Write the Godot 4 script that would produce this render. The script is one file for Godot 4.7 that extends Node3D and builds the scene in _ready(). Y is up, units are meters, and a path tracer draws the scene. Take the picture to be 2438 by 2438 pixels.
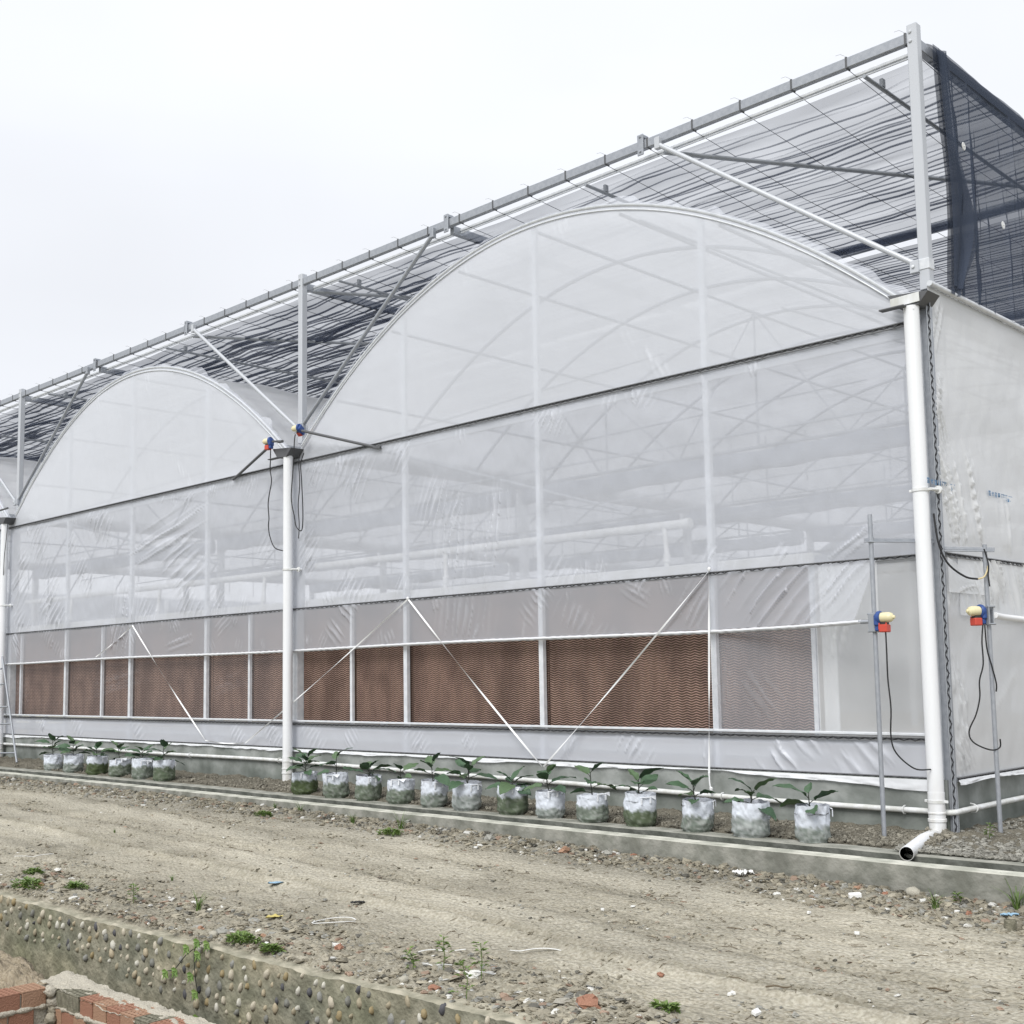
extends Node3D
# A multi-span plastic-film greenhouse with an outer shade frame, seen from a dirt lane.
# x runs along the front wall (corner at 0, bays of 8 m to the left), y up, z towards the viewer.

var rng := RandomNumberGenerator.new()
var M := {}
var used := {}
const SPAN := 8.0
const Y_A := 3.80      # upper film lock line
const Y_B := 2.03      # middle lock line
const Y_C := 1.555     # roll-up pipe
const Y_D := 0.675     # sill under the pads
const Y_E := 0.39      # top of the footing
const DEPTH := 24.0

class MB:
	var v := PackedVector3Array()
	var n := PackedVector3Array()
	var u := PackedVector2Array()
	var c := PackedColorArray()
	var ix := PackedInt32Array()
	func quad(a: Vector3, b: Vector3, d: Vector3, e: Vector3, col := Color.WHITE) -> void:
		var nn := (b - a).cross(e - a)
		if nn.length_squared() < 1e-14: nn = (d - b).cross(e - b)
		nn = nn.normalized()
		var k := v.size()
		var w := (b - a).length()
		var h := (e - a).length()
		for p in [a, b, d, e]:
			v.append(p); n.append(nn); c.append(col)
		u.append(Vector2(0, h)); u.append(Vector2(w, h)); u.append(Vector2(w, 0)); u.append(Vector2(0, 0))
		ix.append_array(PackedInt32Array([k, k + 2, k + 1, k, k + 3, k + 2]))
	func tri(a: Vector3, b: Vector3, d: Vector3, col := Color.WHITE) -> void:
		var nn := (b - a).cross(d - a).normalized()
		var k := v.size()
		for p in [a, b, d]:
			v.append(p); n.append(nn); c.append(col); u.append(Vector2(p.x, p.y))
		ix.append_array(PackedInt32Array([k, k + 2, k + 1]))
	# box with chamfered edges
	func box(at: Vector3, s: Vector3, ch := 0.0, B := Basis.IDENTITY, col := Color.WHITE) -> void:
		var h := s * 0.5
		ch = minf(ch, minf(h.x, minf(h.y, h.z)) * 0.9)
		if ch <= 0.0:
			for ax in 3:
				for sg in [-1.0, 1.0]:
					var q := []
					for k in [[-1, -1], [1, -1], [1, 1], [-1, 1]]:
						var p := Vector3.ZERO
						p[ax] = sg * h[ax]
						p[(ax + 1) % 3] = k[0] * h[(ax + 1) % 3] * sg
						p[(ax + 2) % 3] = k[1] * h[(ax + 2) % 3]
						q.append(at + B * p)
					quad(q[0], q[1], q[2], q[3], col)
			return
		for ax in 3:
			var a1 := (ax + 1) % 3
			var a2 := (ax + 2) % 3
			for sg in [-1.0, 1.0]:
				var q := []
				for k in [[-1, -1], [1, -1], [1, 1], [-1, 1]]:
					var p := Vector3.ZERO
					p[ax] = sg * h[ax]
					p[a1] = k[0] * (h[a1] - ch) * sg
					p[a2] = k[1] * (h[a2] - ch)
					q.append(at + B * p)
				quad(q[0], q[1], q[2], q[3], col)
			# edges along ax
			for s1 in [-1.0, 1.0]:
				for s2 in [-1.0, 1.0]:
					var e0 := Vector3.ZERO
					var e1 := Vector3.ZERO
					e0[a1] = s1 * h[a1]; e0[a2] = s2 * (h[a2] - ch)
					e1[a1] = s1 * (h[a1] - ch); e1[a2] = s2 * h[a2]
					var lo := Vector3.ZERO
					lo[ax] = h[ax] - ch
					if s1 * s2 > 0: _q(at, B, e0, e1, lo, col)
					else: _q(at, B, e1, e0, lo, col)
		for sx in [-1.0, 1.0]:
			for sy in [-1.0, 1.0]:
				for sz in [-1.0, 1.0]:
					var a := Vector3(sx * h.x, sy * (h.y - ch), sz * (h.z - ch))
					var b := Vector3(sx * (h.x - ch), sy * h.y, sz * (h.z - ch))
					var d := Vector3(sx * (h.x - ch), sy * (h.y - ch), sz * h.z)
					if sx * sy * sz > 0: tri(at + B * a, at + B * b, at + B * d, col)
					else: tri(at + B * a, at + B * d, at + B * b, col)
	func _q(at: Vector3, B: Basis, e0: Vector3, e1: Vector3, lo: Vector3, col: Color) -> void:
		quad(at + B * (e0 - lo), at + B * (e1 - lo), at + B * (e1 + lo), at + B * (e0 + lo), col)
	# rectangular bar from a to b, w across, h upright
	func bar(a: Vector3, b: Vector3, w: float, h: float, ch := 0.0, up := Vector3.UP) -> void:
		var d := (b - a)
		var f := d.normalized()
		if absf(f.dot(up)) > 0.98: up = Vector3.BACK
		var s := f.cross(up).normalized()
		var t := s.cross(f).normalized()
		box((a + b) * 0.5, Vector3(w, h, d.length()), ch, Basis(s, t, -f))
	func tube(p: Array, r: float, sides := 8, caps := true, col := Color.WHITE, taper := 1.0, squash := 1.0) -> void:
		var k := v.size()
		var m := p.size()
		var side := Vector3.ZERO
		var run := 0.0
		for i in m:
			var f: Vector3 = (p[mini(i + 1, m - 1)] - p[maxi(i - 1, 0)]).normalized()
			if side == Vector3.ZERO:
				side = f.cross(Vector3.UP if absf(f.y) < 0.95 else Vector3.RIGHT).normalized()
			side = (side - f * side.dot(f)).normalized()
			var o := side.cross(f).normalized()
			var rr := r * lerpf(1.0, taper, float(i) / maxf(1, m - 1))
			if i > 0: run += (p[i] - p[i - 1]).length()
			for j in sides + 1:
				var a := TAU * j / sides
				var d := side * cos(a) + o * sin(a) * squash
				v.append(p[i] + d * rr); n.append(d.normalized()); c.append(col); u.append(Vector2(float(j) / sides, run))
		for i in m - 1:
			for j in sides:
				var q := k + i * (sides + 1) + j
				ix.append_array(PackedInt32Array([q, q + 1, q + sides + 1, q + 1, q + sides + 2, q + sides + 1]))
		if caps:
			for e in [0, m - 1]:
				var f: Vector3 = (p[1] - p[0]).normalized() * -1.0 if e == 0 else (p[m - 1] - p[m - 2]).normalized()
				var kk := v.size()
				v.append(p[e]); n.append(f); c.append(col); u.append(Vector2.ZERO)
				for j in sides + 1:
					v.append(v[k + e * (sides + 1) + j]); n.append(f); c.append(col); u.append(Vector2.ZERO)
				for j in sides:
					if e == 0: ix.append_array(PackedInt32Array([kk, kk + 2 + j, kk + 1 + j]))
					else: ix.append_array(PackedInt32Array([kk, kk + 1 + j, kk + 2 + j]))
	# revolve profile [r, y] pairs about an axis
	func lathe(prof: Array, at := Vector3.ZERO, B := Basis.IDENTITY, sides := 16, col := Color.WHITE) -> void:
		for i in prof.size() - 1:
			var k := v.size()
			var dr: float = prof[i + 1][0] - prof[i][0]
			var dy: float = prof[i + 1][1] - prof[i][1]
			var nn := Vector2(dy, -dr).normalized()
			for j in sides + 1:
				var a := TAU * j / sides
				for e in 2:
					v.append(at + B * Vector3(cos(a) * prof[i + e][0], prof[i + e][1], sin(a) * prof[i + e][0]))
					n.append((B * Vector3(cos(a) * nn.x, nn.y, sin(a) * nn.x)).normalized()); c.append(col); u.append(Vector2(float(j) / sides, prof[i + e][1]))
			for j in sides:
				var q := k + j * 2
				ix.append_array(PackedInt32Array([q, q + 2, q + 1, q + 1, q + 2, q + 3]))
	# smooth sheet of points, nu columns by nv rows; front is the side from which (right, up) is counter-clockwise
	func sheet(pts: PackedVector3Array, nu: int, nv: int, cols := PackedColorArray(), flip := false) -> void:
		var k := v.size()
		v.append_array(pts)
		for j in nv:
			for i in nu:
				var dx := pts[j * nu + mini(i + 1, nu - 1)] - pts[j * nu + maxi(i - 1, 0)]
				var dy := pts[mini(j + 1, nv - 1) * nu + i] - pts[maxi(j - 1, 0) * nu + i]
				var q := dx.cross(dy).normalized()
				n.append(-q if flip else q)
				u.append(Vector2(float(i) / (nu - 1), 1.0 - float(j) / (nv - 1)))
		if cols.size() == pts.size(): c.append_array(cols)
		else:
			for i in pts.size(): c.append(Color.WHITE)
		for j in nv - 1:
			for i in nu - 1:
				var q := k + j * nu + i
				if flip: ix.append_array(PackedInt32Array([q, q + 1, q + nu, q + 1, q + nu + 1, q + nu]))
				else: ix.append_array(PackedInt32Array([q, q + nu, q + 1, q + 1, q + nu, q + nu + 1]))
	func done() -> ArrayMesh:
		var a := []
		a.resize(Mesh.ARRAY_MAX)
		a[Mesh.ARRAY_VERTEX] = v; a[Mesh.ARRAY_NORMAL] = n; a[Mesh.ARRAY_TEX_UV] = u; a[Mesh.ARRAY_COLOR] = c; a[Mesh.ARRAY_INDEX] = ix
		var m := ArrayMesh.new()
		m.add_surface_from_arrays(Mesh.PRIMITIVE_TRIANGLES, a)
		return m

# ---------------------------------------------------------------- names, labels
func numbered(called: String, parent: Node) -> String:
	var key := str(parent.get_instance_id()) + called
	var k: int = used.get(key, 0)
	used[key] = k + 1
	return called if k == 0 else "%s_%03d" % [called, k]

func thing(called: String, label: String, category: String, at := Vector3.ZERO, group := "") -> Node3D:
	var o := Node3D.new()
	o.name = numbered(called, self)
	add_child(o, true)
	o.position = at
	tag(o, label, category, group)
	return o

func tag(o: Node, label: String, category: String, group := "") -> void:
	o.set_meta("label", label)
	o.set_meta("category", category)
	if group: o.set_meta("group", group)

func obj(called: String, mesh: Mesh, m: Material, parent: Node = self, at := Transform3D.IDENTITY) -> MeshInstance3D:
	var o := MeshInstance3D.new()
	o.name = numbered(called, parent)
	o.mesh = mesh
	o.material_override = m
	parent.add_child(o, true)
	o.transform = at
	return o

func part(called: String, parent: Node) -> Node3D:
	var o := Node3D.new()
	o.name = numbered(called, parent)
	parent.add_child(o, true)
	return o

func struct(called: String, mesh: Mesh, m: Material) -> MeshInstance3D:
	var o := obj(called, mesh, m)
	o.set_meta("kind", "structure")
	return o

# ---------------------------------------------------------------- materials
func lin(r: float, g: float, b: float, a := 1.0) -> Color:
	var k := Color(r, g, b).linear_to_srgb()
	k.a = a
	return k

func noise(sd: int, freq: float, kind := FastNoiseLite.TYPE_SIMPLEX_SMOOTH, oct := 4) -> FastNoiseLite:
	var f := FastNoiseLite.new()
	f.seed = sd; f.frequency = freq; f.noise_type = kind; f.fractal_octaves = oct
	f.fractal_type = FastNoiseLite.FRACTAL_FBM if oct > 1 else FastNoiseLite.FRACTAL_NONE
	return f

func ntex(sd: int, freq: float, lo: Color, hi: Color, size := 512, mid := -1.0, oct := 5, kind := FastNoiseLite.TYPE_SIMPLEX_SMOOTH) -> NoiseTexture2D:
	var t := NoiseTexture2D.new()
	t.width = size; t.height = size; t.seamless = true
	t.noise = noise(sd, freq, kind, oct)
	var g := Gradient.new()
	g.set_color(0, lo); g.set_color(1, hi)
	if mid >= 0.0:
		g.set_offset(0, maxf(0, mid - 0.25)); g.set_offset(1, minf(1, mid + 0.25))
	t.color_ramp = g
	return t

func mat(called: String, col: Color, rough := 0.7, metal := 0.0, spec := 0.5) -> StandardMaterial3D:
	var m := StandardMaterial3D.new()
	m.resource_name = called
	m.albedo_color = col
	m.roughness = rough
	m.metallic = metal
	m.metallic_specular = spec
	M[called] = m
	return m

func tri_tex(m: StandardMaterial3D, t: Texture2D, scale: float, bump: Texture2D = null, depth := 0.0, vcol := false) -> void:
	m.albedo_texture = t
	m.uv1_triplanar = true
	m.uv1_world_triplanar = true
	m.uv1_scale = Vector3.ONE * scale
	m.uv1_triplanar_sharpness = 4.0
	m.vertex_color_use_as_albedo = vcol
	if bump:
		m.heightmap_enabled = true
		m.heightmap_texture = bump
		m.heightmap_scale = depth

# slow second layer of stains over whatever the surface shows
func weather(m: StandardMaterial3D, t: Texture2D, scale: Vector3) -> void:
	m.detail_enabled = true
	m.detail_albedo = t
	m.detail_blend_mode = BaseMaterial3D.BLEND_MODE_MUL
	m.detail_uv_layer = BaseMaterial3D.DETAIL_UV_2
	m.uv2_triplanar = true
	m.uv2_world_triplanar = true
	m.uv2_scale = scale

func film_mat(called: String, alpha: float, tone := Color(0.74, 0.765, 0.832), rough := 0.28, back := 0.7) -> StandardMaterial3D:
	var m := mat(called, lin(tone.r, tone.g, tone.b, alpha), rough)
	m.transparency = BaseMaterial3D.TRANSPARENCY_ALPHA
	m.backlight_enabled = true
	m.backlight = Color(back, back, back)
	m.cull_mode = BaseMaterial3D.CULL_DISABLED
	m.vertex_color_use_as_albedo = true
	return m

func materials() -> void:
	var W := Color.WHITE
	var grain := ntex(3, 0.03, Color(0.86, 0.86, 0.85), W, 512, 0.5, 6)
	var fine := ntex(4, 0.08, Color(0.84, 0.83, 0.81), W, 512, 0.5, 5)
	var bumpy := ntex(5, 0.035, Color.BLACK, W, 512, 0.5, 6)
	var cells := ntex(6, 0.05, Color.BLACK, W, 512, -1, 3, FastNoiseLite.TYPE_CELLULAR)
	var stain := ntex(8, 0.009, Color(0.80, 0.81, 0.79), Color(1, 1, 0.99), 512, 0.5, 6)
	var m := mat("earth", W, 0.95, 0, 0.25)
	tri_tex(m, fine, 1.0, bumpy, 1.0, true)
	m.uv1_scale = Vector3(0.75, 1.0, 1.2)
	m = mat("dark_soil", lin(0.225, 0.21, 0.172), 0.95, 0, 0.2)
	tri_tex(m, fine, 1.6, cells, 2.2, true)
	m = mat("far_ground", lin(0.33, 0.32, 0.25), 0.95, 0, 0.2)
	tri_tex(m, grain, 0.25)
	m = mat("floor_soil", lin(0.36, 0.32, 0.265), 0.95, 0, 0.2)
	tri_tex(m, grain, 0.5)
	m = mat("footing_concrete", lin(0.335, 0.35, 0.345), 0.85, 0, 0.35)
	tri_tex(m, stain, 0.45, bumpy, 0.25, true)
	m = mat("kerb_concrete", lin(0.70, 0.695, 0.65), 0.88, 0, 0.3)
	tri_tex(m, stain, 0.8, bumpy, 0.3, true)
	m = mat("render_mortar", lin(0.52, 0.49, 0.405), 0.9, 0, 0.3)
	tri_tex(m, stain, 1.3, bumpy, 0.35, true)
	m = mat("lime_mortar", lin(0.52, 0.49, 0.42), 0.95, 0, 0.2)
	tri_tex(m, fine, 3.0, cells, 0.6, true)
	m = mat("brick_red", lin(0.38, 0.205, 0.145), 0.92, 0, 0.25)
	tri_tex(m, fine, 4.0, bumpy, 0.2)
	m = mat("brick_orange", lin(0.42, 0.265, 0.185), 0.92, 0, 0.25)
	tri_tex(m, fine, 3.5, bumpy, 0.2)
	m = mat("brick_grey", lin(0.25, 0.235, 0.185), 0.92, 0, 0.25)
	tri_tex(m, stain, 5.0, bumpy, 0.25)
	m = mat("stone", W, 0.85, 0, 0.3)
	tri_tex(m, fine, 9.0, bumpy, 0.15, true)
	var tones := [[0.55, 0.50, 0.40], [0.40, 0.35, 0.25], [0.22, 0.22, 0.20], [0.62, 0.60, 0.53], [0.34, 0.27, 0.15], [0.10, 0.10, 0.11], [0.48, 0.41, 0.29], [0.30, 0.30, 0.28]]
	for i in tones.size():
		m = mat("pebble_%d" % i, lin(tones[i][0], tones[i][1], tones[i][2]), 0.62, 0, 0.4)
		tri_tex(m, grain, 14.0)
	# metal
	var zinc := ntex(11, 0.02, Color(0.94, 0.945, 0.95), W, 256, 0.5, 5)
	m = mat("galvanised", lin(0.40, 0.42, 0.455), 0.45, 0.45)
	tri_tex(m, zinc, 3.0)
	m = mat("light_steel", lin(0.74, 0.76, 0.79), 0.42, 0.12)
	tri_tex(m, zinc, 2.0)
	mat("post_steel", lin(0.54, 0.56, 0.595), 0.42, 0.25)
	mat("dull_steel", lin(0.34, 0.36, 0.39), 0.5, 0.4)
	mat("dark_wire", lin(0.035, 0.035, 0.04), 0.5, 0.2)
	mat("lock_metal", lin(0.22, 0.225, 0.235), 0.5, 0.3)
	mat("bolt", lin(0.5, 0.5, 0.52), 0.35, 0.7)
	m = mat("gutter_end", lin(0.11, 0.113, 0.12), 0.55, 0.2)  # dark tone carries gutter underside shade; also used for dark arms and clips
	# plastic
	m = mat("pvc", lin(0.80, 0.815, 0.84), 0.38)
	tri_tex(m, ntex(15, 0.012, Color(0.965, 0.965, 0.955), W, 256, 0.5, 5), 1.2)
	m = mat("pvc_dirty", lin(0.80, 0.815, 0.84), 0.42)
	m.vertex_color_use_as_albedo = true
	mat("pvc_inside", lin(0.30, 0.29, 0.27), 0.6)
	mat("tape", lin(0.84, 0.85, 0.86), 0.5)
	mat("wrap", lin(0.66, 0.67, 0.69), 0.45)
	mat("cord_black", lin(0.012, 0.012, 0.014), 0.5)
	mat("cord_tip", lin(0.62, 0.52, 0.30), 0.5)
	mat("motor_cream", lin(0.72, 0.66, 0.42), 0.38)
	mat("motor_blue", lin(0.03, 0.075, 0.26), 0.4)
	mat("motor_red", lin(0.55, 0.07, 0.045), 0.42)
	mat("motor_black", lin(0.03, 0.03, 0.03), 0.5)
	mat("print_blue", lin(0.07, 0.22, 0.42), 0.5)
	# films and nets
	film_mat("film", 0.92)
	film_mat("film_gable", 0.95, Color(0.785, 0.81, 0.87))
	film_mat("film_side", 1.0, Color(0.87, 0.885, 0.905))
	film_mat("film_roof", 0.80, Color(0.86, 0.88, 0.92), 0.32, 0.95)
	film_mat("film_roll", 0.66)
	film_mat("film_skirt", 0.86)
	weather(M.pvc, ntex(18, 0.02, Color(0.90, 0.895, 0.87), Color.WHITE, 256, 0.5, 5), Vector3(1.6, 0.5, 1.6))
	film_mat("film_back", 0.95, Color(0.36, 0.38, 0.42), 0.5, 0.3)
	film_mat("film_flap", 0.86, Color(0.80, 0.815, 0.84), 0.4, 0.35)
	film_mat("film_thin", 0.42)
	m = film_mat("net", 0.58, Color(0.07, 0.085, 0.125), 0.85, 0.25)
	m.metallic_specular = 0.15
	m = film_mat("net_side", 0.74, Color(0.058, 0.072, 0.105), 0.85, 0.25)
	m.metallic_specular = 0.15
	m = mat("curtain", lin(0.26, 0.285, 0.345), 0.8)
	m = mat("pad", W, 0.95, 0, 0.2)
	pad_texture(m)
	# plants
	m = mat("leaf", lin(0.062, 0.118, 0.062), 0.55)
	m.backlight_enabled = true; m.backlight = Color(0.25, 0.3, 0.2)
	m.vertex_color_use_as_albedo = true
	for q in [["leaf_pale", 0.095, 0.155, 0.075], ["leaf_dark", 0.045, 0.09, 0.05]]:
		m = mat(q[0], lin(q[1], q[2], q[3]), 0.5)
		m.backlight_enabled = true; m.backlight = Color(0.25, 0.3, 0.2)
		m.vertex_color_use_as_albedo = true
	m = mat("stem", lin(0.035, 0.04, 0.03), 0.7)
	m = mat("weed_green", lin(0.15, 0.23, 0.065), 0.6)
	m.backlight_enabled = true; m.backlight = Color(0.3, 0.35, 0.2)
	m.vertex_color_use_as_albedo = true
	mat("bag_fabric", W, 0.85).vertex_color_use_as_albedo = true
	M.bag_fabric.metallic_specular = 0.3
	mat("bag_flap", lin(0.74, 0.76, 0.80), 0.8)
	mat("white_scrap", lin(0.80, 0.80, 0.78), 0.6)
	mat("blue_scrap", lin(0.27, 0.42, 0.55), 0.6)
	mat("black_scrap", lin(0.02, 0.02, 0.02), 0.6)
	mat("dry_leaf", lin(0.50, 0.42, 0.14), 0.7)
	m = mat("twig", lin(0.13, 0.10, 0.065), 0.9)

# corrugated cellulose: herringbone flutes, with relief
func pad_texture(m: StandardMaterial3D) -> void:
	var s := 256
	var a := Image.create(s, s, false, Image.FORMAT_RGB8)
	var h := Image.create(s, s, false, Image.FORMAT_RGB8)
	var nz := noise(31, 0.02)
	for y in s:
		for x in s:
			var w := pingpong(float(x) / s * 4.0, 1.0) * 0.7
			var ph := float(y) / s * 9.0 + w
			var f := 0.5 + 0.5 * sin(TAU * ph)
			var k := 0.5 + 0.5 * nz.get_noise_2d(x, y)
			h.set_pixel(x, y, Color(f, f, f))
			var t := 0.46 + 0.54 * f  # flute valleys darkened in the colour, standing in for their shade
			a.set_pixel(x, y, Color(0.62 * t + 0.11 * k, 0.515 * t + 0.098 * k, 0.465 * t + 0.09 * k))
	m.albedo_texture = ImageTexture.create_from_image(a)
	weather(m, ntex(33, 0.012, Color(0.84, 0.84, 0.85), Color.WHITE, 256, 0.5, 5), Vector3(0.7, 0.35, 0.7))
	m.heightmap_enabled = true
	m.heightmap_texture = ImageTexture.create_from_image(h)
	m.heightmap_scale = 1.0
	m.uv1_triplanar = true
	m.uv1_world_triplanar = true
	m.uv1_scale = Vector3.ONE * 5.0

# ---------------------------------------------------------------- shapes
func rock_mesh(sd: int, ru := 6, rv := 5, rough := 0.35, smooth := false) -> ArrayMesh:
	var b := MB.new()
	var nz := noise(sd, 0.9, FastNoiseLite.TYPE_SIMPLEX_SMOOTH, 2)
	var p := []
	for j in rv + 1:
		for i in ru:
			var a := TAU * (i + 0.5 * (j % 2)) / ru
			var e := PI * (float(j) / rv - 0.5)
			var d := Vector3(cos(a) * cos(e), sin(e), sin(a) * cos(e))
			p.append(d * (0.5 + rough * nz.get_noise_3dv(d * 1.3)))
	if smooth:
		var pts := PackedVector3Array()
		for j in rv + 1:
			for i in ru + 1: pts.append(p[j * ru + i % ru])
		var cols := PackedColorArray()
		b.sheet(pts, ru + 1, rv + 1, cols, true)
		for k in b.v.size(): b.n[k] = b.v[k].normalized()
		return b.done()
	for j in rv:
		for i in ru:
			var q := [p[j * ru + i], p[j * ru + (i + 1) % ru], p[(j + 1) * ru + (i + 1) % ru], p[(j + 1) * ru + i]]
			if j < rv - 1: b.tri(q[0], q[3], q[2])
			if j > 0: b.tri(q[0], q[2], q[1])
	return b.done()

func wiggle(a: Vector3, b: Vector3, out: Vector3, amp := 0.011, per := 0.09, r := 0.0045) -> ArrayMesh:
	var mb := MB.new()
	var d := b - a
	var f := d.normalized()
	var side := f.cross(out).normalized()
	var k := int(d.length() / per * 2.0)
	var p := []
	for i in k + 1:
		var w := amp * (1.0 if i % 2 else -1.0) * (0.8 + 0.4 * rng.randf())
		p.append(a + d * (float(i) / k) + side * w + out * 0.003 * (i % 2))
	mb.tube(p, r, 4, false)
	return mb.done()

func lock_line(a: Vector3, b: Vector3, out: Vector3, parent: Node, w := 0.034, m: Material = null) -> void:
	var mb := MB.new()
	var f := (b - a).normalized()
	var side := f.cross(out).normalized()
	for s in [-1.0, 1.0]:
		mb.bar(a + side * s * w * 0.42 + out * 0.008, b + side * s * w * 0.42 + out * 0.008, w * 0.22, 0.016, 0.0, out)
	mb.bar(a + out * 0.002, b + out * 0.002, w * 0.66, 0.005, 0.0, out)
	var ch := obj("lock_channel", mb.done(), m if m else M.lock_metal, parent)
	obj("wiggle_wire", wiggle(a + out * 0.012, b + out * 0.012, out, w * 0.34), M.dark_wire, ch)

# film sheet lying in a plane, with creases; bundles: [cx, cy, angle_deg, length, width, amp, period]
func film(o: Vector3, ex: Vector3, ey: Vector3, out: Vector3, W: float, H: float, res: float, bundles: Array, top := 0, sag := 0.006, sd := 1, edge_free := false, thick := 0.68) -> ArrayMesh:
	var nu := int(W / res) + 1
	var nv := maxi(3, int(H / res) + 1)
	var hgt := PackedFloat32Array()
	hgt.resize(nu * nv)
	var crs := PackedFloat32Array()
	crs.resize(nu * nv)
	var nz := noise(sd, 0.6, FastNoiseLite.TYPE_SIMPLEX_SMOOTH, 3)
	var nf := noise(sd + 7, 2.6, FastNoiseLite.TYPE_SIMPLEX_SMOOTH, 2)
	for j in nv:
		for i in nu:
			var x := W * i / (nu - 1)
			var y := H * j / (nv - 1)
			hgt[j * nu + i] = sag * nz.get_noise_2d(x, y * 1.4) + sag * 0.22 * nf.get_noise_2d(x * 1.6, y)
	for bd in bundles:
		var ca := cos(deg_to_rad(bd[2]))
		var sa := sin(deg_to_rad(bd[2]))
		var L: float = bd[3] * 0.5
		var Wd: float = bd[4] * 0.5
		var rx := absf(ca) * L + absf(sa) * Wd
		var ry := absf(sa) * L + absf(ca) * Wd
		var ph := rng.randf() * 10.0
		for j in range(maxi(0, int((bd[1] - ry) / H * (nv - 1))), mini(nv, int((bd[1] + ry) / H * (nv - 1)) + 2)):
			for i in range(maxi(0, int((bd[0] - rx) / W * (nu - 1))), mini(nu, int((bd[0] + rx) / W * (nu - 1)) + 2)):
				var dx: float = W * i / (nu - 1) - bd[0]
				var dy: float = H * j / (nv - 1) - bd[1]
				var s := (dx * ca + dy * sa) / L
				var t := (-dx * sa + dy * ca) / Wd
				if absf(t) >= 1.0: continue
				var wob := nf.get_noise_2d(t * 1.2 + ph, s * 0.25) * 0.3
				var lim := 1.0 - 0.35 * absf(nf.get_noise_2d(t * 3.0 + ph, 5.0)) * 2.0
				s = s / maxf(lim, 0.35)
				if absf(s) >= 1.0: continue
				var win := (1.0 - s * s) * (1.0 - t * t)
				var q: float = (t * Wd) / bd[6] + wob * 0.9
				var ridge := absf(fposmod(q, 1.0) - 0.5) * 2.0
				ridge = ridge * ridge * (1.5 - 0.5 * ridge)
				var add: float = win * ridge * clampf(0.7 + 1.3 * nf.get_noise_2d(floorf(q) * 7.31, ph), 0.1, 1.3)
				hgt[j * nu + i] += bd[5] * 1.5 * add
				crs[j * nu + i] += add
	var pts := PackedVector3Array()
	pts.resize(nu * nv)
	for j in nv:
		for i in nu:
			var x := W * i / (nu - 1)
			var fy := float(j) / (nv - 1)
			var hh := H
			if top == 1: hh = maxf(0.03, arch_y(x - 4.0) - Y_A)
			elif top == 2: hh = 0.26 - x * 0.28
			var fade := 1.0 if edge_free else clampf(minf(fy, 1.0 - fy) * 14.0, 0.15, 1.0)
			pts[j * nu + i] = o + ex * x + ey * (fy * hh) + out * (hgt[j * nu + i] * fade)
	var mb := MB.new()
	var cols := PackedColorArray()
	for k in pts.size(): cols.append(Color(1, 1, 1, clampf(thick + crs[k] * 0.24, 0, 1)))
	mb.sheet(pts, nu, nv, cols)
	return mb.done()

func arch_y(d: float) -> float:
	return 5.68 - 0.1145 * d * d

func bank(x: float) -> float:
	var xs := [-13.0, -9.0, -5.0, -2.7, -1.0, 1.0]
	var ys := [-0.07, -0.075, -0.09, -0.12, -0.17, -0.19]
	if x <= xs[0]: return ys[0]
	for i in 5:
		if x < xs[i + 1]: return lerpf(ys[i], ys[i + 1], (x - xs[i]) / (xs[i + 1] - xs[i]))
	return ys[5]

var ln0 := noise(41, 0.45, FastNoiseLite.TYPE_SIMPLEX_SMOOTH, 3)
var ln1 := noise(42, 2.6, FastNoiseLite.TYPE_SIMPLEX_SMOOTH, 3)
var ln2 := noise(43, 11.0, FastNoiseLite.TYPE_SIMPLEX_SMOOTH, 2)

func rough_at(x: float, z: float) -> float:
	# 1 where the surface is loose rubble, 0 where wheels packed it
	var e := clampf(1.0 - (z - 1.38) / 0.75, 0.0, 1.0) + clampf((z - 3.75) / 0.8, 0.0, 1.0)
	return clampf((e + 0.28 + ln0.get_noise_2d(x * 1.5 + 50.0, z * 3.0) * 0.9) * (1.0 - 0.9 * track(x, z)), 0.0, 1.0)

# packed wheel tracks that run along the building
func track(x: float, z: float) -> float:
	var w := x * 0.05 + 0.16 * ln0.get_noise_2d(x * 0.6, 3.0)
	var r := 0.0
	for t in [[2.15, 0.20], [2.72, 0.15], [3.32, 0.12], [3.78, 0.10]]:
		var q: float = (z - t[0] - w) / t[1]
		r = maxf(r, exp(-q * q * q * q))
	return r * clampf(0.7 + ln0.get_noise_2d(x * 0.8, z * 2.0 + 30.0) * 1.2, 0.0, 1.0)

func lane_y(x: float, z: float) -> float:
	var b := bank(x)
	var t := smoothstep(0.0, 1.0, clampf((z - 1.38) / 0.5, 0, 1))
	var y0 := b - 0.03 * t
	var y := lerpf(y0, -0.285, clampf((z - 1.9) / 2.7, 0, 1))
	var w := x * 0.05 + 0.12 * ln0.get_noise_2d(x * 0.6, 3.0)
	for r in [[2.35, 0.13, 0.020], [3.05, 0.09, 0.034], [3.55, 0.06, 0.075], [3.98, 0.10, 0.022]]:
		var q: float = (z - r[0] - w) / r[1]
		y -= r[2] * exp(-q * q) * (0.6 + 0.6 * ln0.get_noise_2d(x * 1.2, r[0] * 9.0))
		q = (z - r[0] - w - r[1] * 1.9) / (r[1] * 0.8)
		y += r[2] * 0.55 * exp(-q * q)
	return y + 0.016 * ln0.get_noise_2d(x, z * 1.4)

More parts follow.
